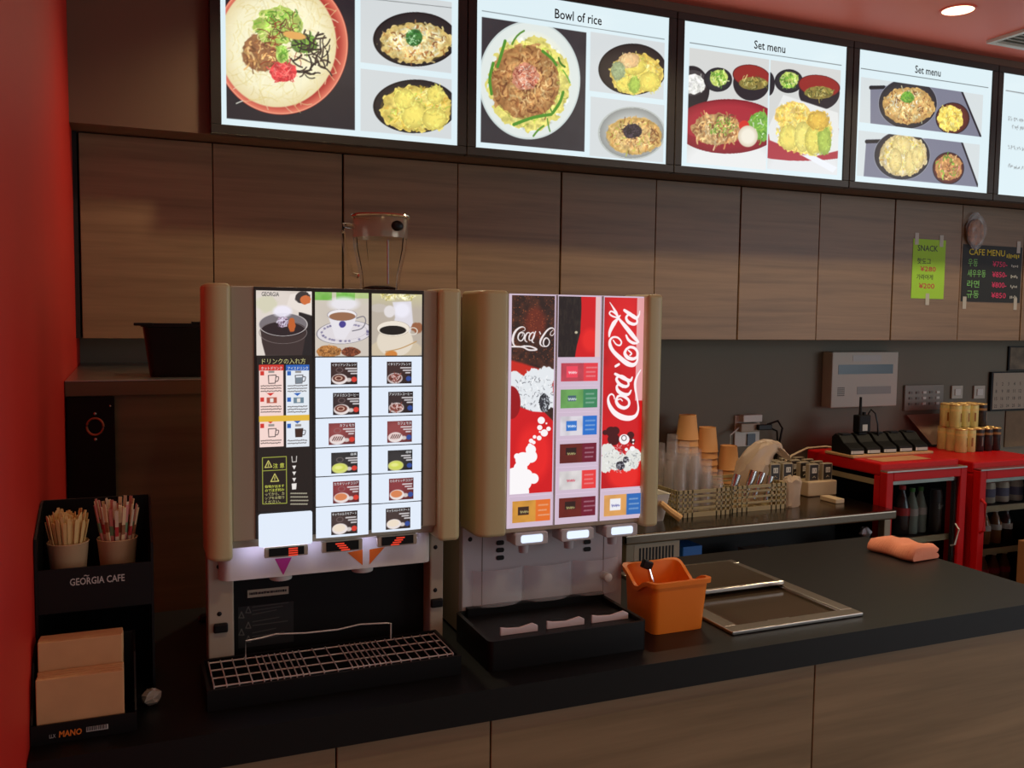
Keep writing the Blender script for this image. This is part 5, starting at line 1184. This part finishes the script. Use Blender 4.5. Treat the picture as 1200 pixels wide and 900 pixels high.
# beige lead from the docks up to the radio chargers
one('charger_lead', MB().tube([(2.84, 3.40, ZB+.150), (2.92, 3.45, ZB+.165), (3.02, 3.46, ZB+.195), (3.10, 3.42, .985), (3.14, 3.40, .977)], .005, 6), M_dock, 'beige power lead running from pagers to the radio chargers', 'cable', smooth=True)

# ------------------------------------------------------------------ red glass-door fridges
M_fred = mat('fridge_red', srgb(196, 14, 18), .45, spec=.3, noise=.05, nscale=12)
M_fgl = mat('fridge_glass', (.80, .84, .84), .03, trans=1.0, ior=1.06)
M_shelf = mat('shelf_rail', srgb(150, 136, 104), .5)
M_rub = mat('door_gasket', srgb(70, 70, 68), .6)
def fridge(x0, x1, yf, yb, zt, label, shelves, hinge):
    t = thing('display_fridge', label, 'fridge', ((x0+x1)/2, (yf+yb)/2, 0)); g = .035
    MB().box(x0, x1, yf, yb, zt-.055, zt).build('top_cap', M_fred, t, bevel=.008)
    MB().box(x0, x1, yf, yb, .0, .12).build('bottom_box', M_fred, t, bevel=.004)
    for a, b in ((x0, yf), (x1-g, yf), (x0, yb-g), (x1-g, yb-g)): MB().box(a, a+g, b, b+g, .1205, zt-.0555).build('post', M_fred, t, bevel=.003)
    MB().box(x0+g, x1-g, yb-.012, yb-.002, .1205, zt-.0555).build('rear_panel', M_bmatte, t)
    MB().box(x0+.008, x0+.013, yf+g, yb-g, .1205, zt-.0555).build('side_glass', M_fgl, t)
    MB().box(x1-.013, x1-.008, yf+g, yb-g, .1205, zt-.0555).build('side_panel', M_bmatte, t)
    MB().box(x0+.006, x0+.012, yf+g, yb-g, zt-.10, zt-.0757).build('side_rail', M_shelf, t)
    for z in shelves: s_ = MB().box(x0+.02, x1-.02, yf+.012, yb-.015, z-.006, z).build('shelf', M_bmatte, t); MB().box(x0+.02, x1-.02, yf+.004, yf+.0115, z-.022, z+.006).build('price_rail', M_shelf, s_)
    # door
    y0, y1 = yf-.045, yf-.004; a, b, z0, z1 = x0-.004, x1+.004, .10, zt-.035; fr = .040
    d = MB().box(a, a+fr, y0, y1, z0, z1).box(b-fr, b, y0, y1, z0, z1).box(a+fr, b-fr, y0, y1, z0, z0+fr).box(a+fr, b-fr, y0, y1, z1-fr, z1).build('door', M_fred, t, bevel=.004)
    MB().box(a+fr, b-fr, y0+.014, y0+.020, z0+fr, z1-fr).build('door_glass', M_fgl, d)
    MB().box(a+.002, b-.002, y0-.001, y1, z1+.0005, z1+.007).build('steel_strip', M_steel, d)
    MB().box(a+fr, b-fr, y0+.022, y1, z1-fr-.020, z1-fr).build('inner_gasket', M_steel, d)
    for gx in (a+fr, b-fr-.012): MB().box(gx, gx+.012, y0+.022, y1, z0+fr, z1-fr-.0205).build('inner_gasket', M_rub, d)
    hx = a+.012 if hinge else b-.02
    (MB().tube([(hx, y0, .62), (hx, y0-.022, .635), (hx, y0-.022, .76), (hx, y0, .775)], .007, 8) if hinge else MB().tube([(hx-.05, y0+.012, .56), (hx-.052, y0-.012, .57), (hx-.03, y0-.012, .64), (hx-.028, y0+.012, .66)], .004, 8)).build('handle', M_fred if hinge else M_wire, d, smooth=True)
    return t
fridge(3.080, 3.560, 3.055, 3.53, .957, 'red glass-door fridge carrying the radio chargers', (.36, .60), False)
fridge(3.612, 4.092, 3.02, 3.50, .942, 'red glass-door fridge carrying the stacked cans', (.30, .515, .72), True)
# drinks inside
def bottle(x, y, z, r, h, mb, mc, ml, label, cat='bottle', name='soda_bottle', group=None):
    t = thing(name, label, cat, (x, y, z), group)
    m = MB(); m.lathe(x, y, [(r*.9, z+.0004), (r, z+.01), (r*.97, z+h*.25), (r, z+h*.4), (r*.96, z+h*.58), (r*.62, z+h*.76), (r*.36, z+h*.86), (r*.34, z+h*.92)], 18); m.build('bottle_body', mb, t, smooth=True)
    MB().lathe(x, y, [(r*.42, z+h*.921), (r*.42, z+h), (r*.30, z+h*1.005)], 14).build('cap', mc, t, smooth=True)
    MB().lathe(x, y, [(r*1.012, z+h*.40), (r*1.012, z+h*.56)], 18, False, False).build('wrap_label', ml, t, smooth=True)
    return t
M_cola = mat('dark_cola', srgb(40, 16, 12), .08, spec=.8); M_water = mat('clear_soda', srgb(170, 182, 168), .08, trans=.5, ior=1.15); M_caps = [mat('red_cap', srgb(190, 24, 30), .4), mat('green_cap', srgb(60, 130, 50), .4)]
M_lr = mat('label_red', srgb(170, 30, 34), .5); M_lg = mat('label_pale', srgb(170, 160, 150), .5); M_can = mat('dark_can', srgb(60, 54, 52), .35, metal=.3)
def at_f(u, y): return on_y(u, 560, y)[0]
bottle(on_y(1056.5, 600, 3.15)[0], 3.15, .6005, .036, .228, M_cola, M_caps[0], M_lr, 'red-capped dark cola bottle in the fridge under the chargers')
bottle(on_y(1068, 600, 3.15)[0], 3.15, .6005, .030, .212, M_water, M_caps[1], M_lg, 'green-capped clear soda bottle in the fridge', group='clear soda bottles')
bottle(on_y(1078, 600, 3.16)[0], 3.16, .6005, .030, .212, M_water, M_caps[1], M_lg, 'green-capped clear soda bottle in the fridge', group='clear soda bottles')
t = thing('soda_can', 'dark soda can with white lettering beside the clear bottles', 'can', (3.487, 3.11, .6005))
x = 3.487; m = MB(); m.lathe(x, 3.11, [(.022, .6009), (.027, .612), (.027, .79), (.023, .805), (.023, .808)], 18); m.build('can_body', M_can, t, smooth=True)
text('lettering', 'Spr', x-.018, .715, .032, .03, 3.080, M_wink, t, shear=.2)
M_milk = mat('bottle_white', srgb(180, 170, 160), .4); M_jar = mat('carton_cream', srgb(176, 160, 140), .5)
for k in range(5): bottle(3.685+k*.075, 3.13, .5155, .030, .165, [M_cola, M_cola, mat('amber_drink', srgb(120, 76, 40), .15), mat('amber_drink', srgb(120, 76, 40), .15), M_cola][k], M_milk, M_lg, ['dark drink bottle with a white cap on the middle fridge shelf', 'dark drink bottle with a white cap on the middle fridge shelf', 'amber drink bottle with a white cap on the middle fridge shelf', 'amber drink bottle with a white cap on the middle fridge shelf', 'dark drink bottle with a white cap on the middle fridge shelf'][k], name='drink_bottle', group='bottles on the middle shelf')
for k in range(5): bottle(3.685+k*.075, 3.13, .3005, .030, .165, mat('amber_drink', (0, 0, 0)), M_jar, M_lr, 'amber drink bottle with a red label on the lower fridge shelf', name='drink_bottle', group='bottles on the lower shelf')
for k in range(2): bottle(3.690+k*.066, 3.12, .7205, .028, .150, mat('red_juice', srgb(150, 40, 36), .3), M_caps[0], M_milk, 'red juice bottle with a white label on the upper fridge shelf', name='juice_bottle', group='juice bottles on the upper shelf')
for k in range(3):
    t = thing('drink_jar', 'round cream-labelled drink jar on the upper fridge shelf', 'jar', (3.835+k*.095, 3.13, .7205), 'jars on the upper shelf'); x = 3.835+k*.095
    m = MB(); m.lathe(x, 3.13, [(.040, .7209), (.043, .726), (.043, .80), (.038, .818)], 18); m.build('jar_body', M_jar, t, smooth=True); MB().lathe(x, 3.13, [(.039, .8184), (.040, .838), (.03, .840)], 18).build('lid', mat('jar_lid', srgb(120, 60, 40), .4), t, smooth=True)
    MB().lathe(x, 3.13, [(.0436, .75), (.0436, .79)], 18, False, False).build('band', mat('jar_band', srgb(90, 86, 110), .5), t, smooth=True)
# plank, chargers and radio on the first fridge
one('wooden_board', MB().box(3.075, 3.575, 3.215, 3.40, .9575, .969), mat('board_birch', srgb(206, 160, 112), .6, noise=.06, nscale=30), 'thin pale wooden board under the radio chargers', 'board', bevel=.002)
one('beige_patch', MB().box(3.13, 3.42, 3.09, 3.20, .9574, .9586), mat('cardboard', srgb(196, 140, 96), .7), 'flat beige patch on the red fridge', 'cardboard')  # flat beige patch in front of the wooden board
ch = None; M_wl = mat('charger_label', srgb(190, 190, 184), .4)
for k in range(5):
    if ch is None:
        ch = thing('radio_charger', 'black slanted radio charger in a row on the wooden board', 'charger', (0, 0, 0), 'row of radio chargers')
        MB().prism([(-.07, 0), (.07, 0), (.07, .070), (.045, .088), (.015, .082), (-.02, .050), (-.066, .030), (-.07, .024)], 'x', -.039, .039).build('body', M_bmatte, ch, bevel=.004)
        MB().box(-.024, .034, -.0722, -.0705, .004, .018).build('front_label', M_wl, ch)
        MB().box(-.034, -.026, -.0725, -.0705, .004, .018).build('indicator', M_white, ch)
        MB().box(-.024, .024, .010, .05, .0825, .0885).build('slot_collar', M_bplas, ch, bevel=.002)
        o = ch
    else: o = dup(ch)
    o['label'] = ['black radio charger at the row end where the beige lead arrives', 'black radio charger with the two-way radio standing in it', 'empty black radio charger in the middle of the row', 'empty black radio charger in the middle of the row', 'black radio charger at the row end beside the stacked cans'][k]
    o.location = (3.125+k*.100, 3.305, .9695); o.rotation_euler = (0, 0, -.1)
t = thing('two_way_radio', 'black two-way radio with a tall antenna standing in its charger', 'radio', (3.232, 3.33, 1.058)); x, y, z = 3.232, 3.332, 1.0586
MB().box(x-.036, x+.036, y-.022, y+.022, z, z+.085).build('case', M_bmatte, t, bevel=.006)
MB().box(x-.016, x+.014, y-.0235, y-.0222, z+.010, z+.040).build('badge', M_wl, t)
MB().tube([(x-.012, y, z+.084), (x-.012, y, z+.092), (x-.012, y, z+.170)], [.008, .007, .006], 8).build('antenna', M_bplas, t, smooth=True)
MB().lathe(x+.012, y, [(.009, z+.0852), (.009, z+.098)], 12).build('knob', M_bplas, t)
MB().tube([(x+.036, y, z+.055), (x+.04, y, z+.09), (x+.055, y, z+.108), (x+.072, y-.01, z+.09), (x+.08, y-.02, z+.04), (x+.085, y-.02, z-.03)], .004, 6).build('coiled_cord', M_bplas, t, smooth=True)
# white papers leaning behind, given an even brown tone
q0, q1 = on_y(1068, 487, 3.50), on_y(1110, 520, 3.50)
m = MB(); m.add([(q0[0], 3.53, q0[2]), (q1[0]+.08, 3.53, q0[2]), (q1[0]+.08, 3.45, .9578), (q0[0]+.10, 3.45, .9578), (q0[0], 3.534, q0[2]), (q1[0]+.08, 3.534, q0[2]), (q1[0]+.08, 3.454, .9578), (q0[0]+.10, 3.454, .9578)], [(0, 3, 2, 1), (4, 5, 6, 7), (0, 1, 5, 4), (1, 2, 6, 5), (2, 3, 7, 6), (3, 0, 4, 7)])
one('leaning_board', m, mat('browned_paper', srgb(150, 122, 104), .7), 'brown-toned paper leaning on the wall behind chargers', 'card')
# stacked drink cans
M_yel = mat('yellow_can', srgb(220, 208, 132), .35, noise=.2, nscale=40, stretch=(1, 1, .2)); M_dkc = mat('black_can', srgb(48, 38, 34), .35, noise=.5, nscale=60); M_tin = mat('gold_tin', srgb(214, 178, 116), .35, metal=.5)
protos = {}
def can(kind, x, y, z, tier):
    key = (kind, tier)
    lab = {('y', 0): 'yellow coffee can in the lower layer on the red fridge', ('y', 1): 'yellow coffee can in the upper layer on the red fridge', ('d', 0): 'black coffee can in the lower layer on the red fridge', ('d', 1): 'black coffee can in the upper layer on the red fridge'}[key]
    if key not in protos:
        t = thing('drink_can', lab, 'can', (0, 0, 0), 'stacked coffee cans'); h = .118; r = .0285
        MB().lathe(0, 0, [(r-.002, .0003), (r, .004), (r, h-.008)], 18).build('can_body', M_yel if kind == 'y' else M_dkc, t, smooth=True)
        MB().lathe(0, 0, [(r, h-.0078), (r+.0008, h-.003), (r-.002, h), (r-.004, h-.002)], 18).build('tin_rim', M_tin, t, smooth=True)
        MB().lathe(0, 0, [(r+.0004, h*.70), (r+.0004, h*.80)], 18, False, False).build('brand_band', mat('can_band_'+kind, srgb(230, 206, 130) if kind == 'y' else srgb(150, 110, 60), .5), t, smooth=True)
        for s_ in (-.9, .0, .9): MB().box(-.004, .004, -r-.001, -r+.002, h*.25, h*.62).build('print_mark', mat('can_mark_'+kind, srgb(150, 100, 40) if kind == 'y' else srgb(120, 110, 100), .5), t) if s_ == 0 else None
        protos[key] = t; o = t
    else: o = dup(protos[key])
    o.location = (x, y, z); o.rotation_euler = (0, 0, random.uniform(-.8, .8))
random.seed(6)
cx, cy = 3.835, 3.285
for i in range(5):
    for j in range(3):
        if i == 4 and j == 0: pass
        can('y' if i < 2 or (j == 2 and i < 3) else 'd', cx+i*.0588+j*.006, cy+j*.0588, .9422, 0)
for i in range(4):
    for j in range(2): can('y' if i < 3 else 'd', cx+.012+i*.0588, cy+.05+j*.0588, .9422+.1184, 1)
# cardboard box standing on the floor by the fridges
q = on_y(1192, 650, 2.90); one('cardboard_box', MB().box(q[0], q[0]+.35, 2.62, 2.90, .0005, q[2]+.07), mat('box_brown', srgb(150, 104, 62), .7), 'brown cardboard box standing in front of the second fridge', 'box', bevel=.004)

# ------------------------------------------------------------------ on the back wall
def plate(u0, v0, u1, v1, d): a, b = on_y(u0, v0, YBACK-d), on_y(u1, v1, YBACK-d); return a[0], b[0], b[2], a[2]
x0, x1, z0, z1 = plate(976, 412.5, 1050.5, 475.5, .07)
t = thing('alarm_panel', 'grey alarm control panel with two display windows on back wall', 'control panel', ((x0+x1)/2, YBACK, z0))
M_pan = mat('panel_grey', srgb(196, 190, 174), .45)
MB().box(x0, x1, YBACK-.07, YBACK-.0005, z0, z1).build('housing', M_pan, t, bevel=.004)
W, H = x1-x0, z1-z0; yf = YBACK-.0712
for (a, b, c, d, mm, n_) in ((.30, .73, .83, .94, M_wl, 'name_window'), (.09, .92, .60, .77, mat('display_teal', srgb(86, 108, 116), .25), 'display_window'), (.38, .90, .23, .37, mat('key_strip', srgb(150, 148, 140), .4), 'key_strip')): MB().box(x0+W*a, x0+W*b, yf, YBACK-.0702, z0+H*c, z0+H*d).build(n_, mm, t)
for i in range(5):
    for j in range(5): MB().box(x0+W*(.09+i*.022), x0+W*(.102+i*.022), yf, YBACK-.0702, z0+H*(.21+j*.034), z0+H*(.228+j*.034)).build('speaker_hole', M_bplas, t)
text('lettering', 'ALSOK', x0+W*.03, z0+H*.035, W*.10, H*.03, yf, M_grey, t) if False else None
x0, x1, z0, z1 = plate(1061, 451.5, 1105, 480, .012)
t = thing('switch_plate', 'steel plate with rows of light switches on back wall', 'light switch', ((x0+x1)/2, YBACK, z0))
MB().box(x0, x1, YBACK-.012, YBACK-.0005, z0, z1).build('plate', mat('plate_grey', srgb(140, 134, 122), .4), t, bevel=.003)
for i in range(5):
    for j in range(3): MB().box(x0+(x1-x0)*(.10+i*.175), x0+(x1-x0)*(.10+i*.175+.08), YBACK-.016, YBACK-.0122, z0+(z1-z0)*(.22+j*.22), z0+(z1-z0)*(.22+j*.22+.09)).build('switch', M_white if i in (2, 4) else M_grey, t)
for k, (u0, u1) in enumerate(((1116, 1128), (1142, 1154))):
    x0, x1, z0, z1 = plate(u0, 452, u1, 467, .010); t = thing('wall_switch', ['small white wall switch next to the steel switch plate', 'small white wall switch next to the calendar'][k], 'light switch', ((x0+x1)/2, YBACK, z0), 'small wall switches')
    MB().box(x0, x1, YBACK-.010, YBACK-.0005, z0, z1).build('plate', M_pan, t, bevel=.002); MB().box(x0+.02, x1-.02, YBACK-.014, YBACK-.0102, z0+.018, z1-.018).build('rocker', M_white, t, bevel=.001)
x0, z1 = on_y(1163, 436, YBACK-.02)[0], on_y(1163, 436, YBACK-.02)[2]; x1, z0 = x0+.36, z1-.215
t = thing('wall_calendar', 'wall calendar sheet in a black frame beside the cans', 'calendar', ((x0+x1)/2, YBACK, z0))
MB().box(x0, x1, YBACK-.018, YBACK-.0005, z0, z1).build('frame', M_bplas, t, bevel=.002)
MB().box(x0+.012, x1-.012, YBACK-.020, YBACK-.0182, z0+.010, z1-.006).build('sheet', mat('calendar_paper', srgb(176, 164, 144), .7), t)
text('lettering', 'April', x0+.02, z1-.035, .06, .018, YBACK-.0206, M_ink, t, shear=.2) if False else None
for i in range(7):
    for j in range(4):
        text('date_lettering', str(1+i+j*7), x0+.025+i*.046, z1-.075-j*.040, .022, .018, YBACK-.0206, M_ink, t, fit=False)
x0, z1 = on_y(1183, 405, YBACK-.01)[0], on_y(1183, 405, YBACK-.01)[2]-.004
t = thing('wall_picture', 'small tan picture hung above the calendar', 'picture', (x0+.14, YBACK, z1-.13)); MB().box(x0, x0+.28, YBACK-.010, YBACK-.0005, z1-.135, z1).build('backing', M_bplas, t)
MB().box(x0+.008, x0+.272, YBACK-.012, YBACK-.0102, z1-.128, z1-.006).build('sheet', mat('tan_print', srgb(120, 104, 82), .6, noise=.4, nscale=18), t)
x0, z1 = on_y(1180, 482, YBACK-.01)[0], on_y(1180, 482, YBACK-.01)[2]
one('wall_notice', MB().box(x0, x0+.30, YBACK-.006, YBACK-.0005, z1-.20, z1), mat('tan_notice', srgb(128, 106, 78), .7, noise=.1, nscale=20), 'tan notice sheet pinned below the calendar', 'notice')

# ------------------------------------------------------------------ paper menus taped to the cabinet doors
M_tape = mat('clear_tape', srgb(226, 220, 206), .3, alpha=.55)
YP = YCAB-.0016
def on_d(u, v): q = on_y(u, v, YP); return q[0], q[2]
x0, z1 = on_d(1070.5, 279.5); x1, z0 = on_d(1105.5, 350.5)
t = thing('paper_sign', 'lime green handwritten snack price sign taped to a cabinet door', 'sign', ((x0+x1)/2, YP, z0))
MB().box(x0, x1, YP, YP+.0008, z0, z1).build('sheet', mat('lime_paper', srgb(170, 226, 66), .7), t)
M_rin = mat('red_marker', srgb(206, 44, 70), .6); W, H = x1-x0, z1-z0; yt = YP-.0006
for (s_, a, b, w_, h_, mm) in (('SNACK', .14, .80, .62, .10, M_ink), ('핫도그', .14, .58, .42, .10, M_ink), ('¥280', .24, .46, .48, .085, M_rin), ('가라아게', .14, .32, .50, .09, M_ink), ('¥200', .22, .17, .48, .09, M_rin)): text('lettering', s_, x0+W*a, z0+H*b, W*w_, H*h_, yt, mm, t, bold=.008)
for (a, b) in ((.10, 1.0), (.86, .985), (.50, -.01)): MB().box(x0+W*a-.012, x0+W*a+.012, YP-.0010, YP-.0006, z0+H*b-.028, z0+H*b+.028).build('tape', M_tape, t)
x0, z1 = on_d(1129, 286); x1, z0 = on_d(1195, 355)
t = thing('chalk_menu', 'black handwritten cafe menu sheet taped to a cabinet door', 'sign', ((x0+x1)/2, YP, z0))
MB().box(x0, x1, YP, YP+.0008, z0, z1).build('sheet', mat('black_card', srgb(34, 34, 32), .6), t); W, H = x1-x0, z1-z0
M_yc = mat('yellow_chalk', srgb(226, 206, 60), .7); M_gc = mat('green_chalk', srgb(130, 200, 110), .7); M_pc = mat('pink_chalk', srgb(226, 60, 110), .7); M_wc = mat('white_chalk', srgb(190, 190, 180), .7)
text('lettering', 'CAFE MENU', x0+W*.10, z0+H*.82, W*.60, H*.11, yt, M_yc, t, bold=.008); m = MB(); random.seed(9)
for i in range(7): a = x0+W*(.73+.033*i); m.box(a, a+.007, yt-.0002, yt, z0+H*random.uniform(.79, .82), z0+H*random.uniform(.85, .88))
m.build('note_marks', M_yc, t)
for k, (s_, pr_, w_) in enumerate((('우동', '¥750-', .16), ('새우우동', '¥850-', .30), ('라면', '¥800-', .20), ('규동', '¥850', .20))):
    zz = z0+H*(.62-k*.185); text('lettering', s_, x0+W*.09, zz, W*w_, H*.13, yt, M_gc, t, bold=.006); text('lettering', pr_, x0+W*.50, zz+H*.01, W*.25, H*.10, yt, M_pc, t, bold=.006)
    m = MB(); random.seed(k)
    for i in range(5): a = x0+W*(.82+.025*i); m.box(a, a+.006, yt-.0002, yt, zz+H*random.uniform(.0, .03), zz+H*random.uniform(.04, .07))
    m.build('note_marks', M_wc, t)
for (a, b) in ((.93, 1.0), (.06, -.02), (.92, -.02)): MB().box(x0+W*a-.012, x0+W*a+.012, YP-.0010, YP-.0006, z0+H*b-.03, z0+H*b+.03).build('tape', M_tape, t)
# small wrapped snack hanging at the menu's corner
t = thing('wrapped_snack', 'small snack in crinkled clear wrap taped above the black menu', 'snack', (3.89, YCAB, 2.0))
c0 = on_y(1144, 272, YCAB-.02); m = MB(); random.seed(3); m.ball((c0[0], YCAB-.018, c0[2]), (.055, .012, .065), 12, 7); m.v = [(x, min(YCAB-.003, y), z) for x, y, z in m.v]; m.build('biscuit', mat('biscuit_brown', srgb(170, 116, 70), .7, noise=.5, nscale=40), t, smooth=True)
m = MB(); m.ball((c0[0], YCAB-.019, c0[2]+.004), (.066, .0165, .088), 14, 9); m.v = [(x+random.uniform(-.006, .006), min(YCAB-.0022, y+random.uniform(-.004, .002)), z+random.uniform(-.006, .006)) for x, y, z in m.v]; m.build('clear_wrap', mat('crinkled_wrap', srgb(230, 234, 236), .18, alpha=.22, spec=.9), t)
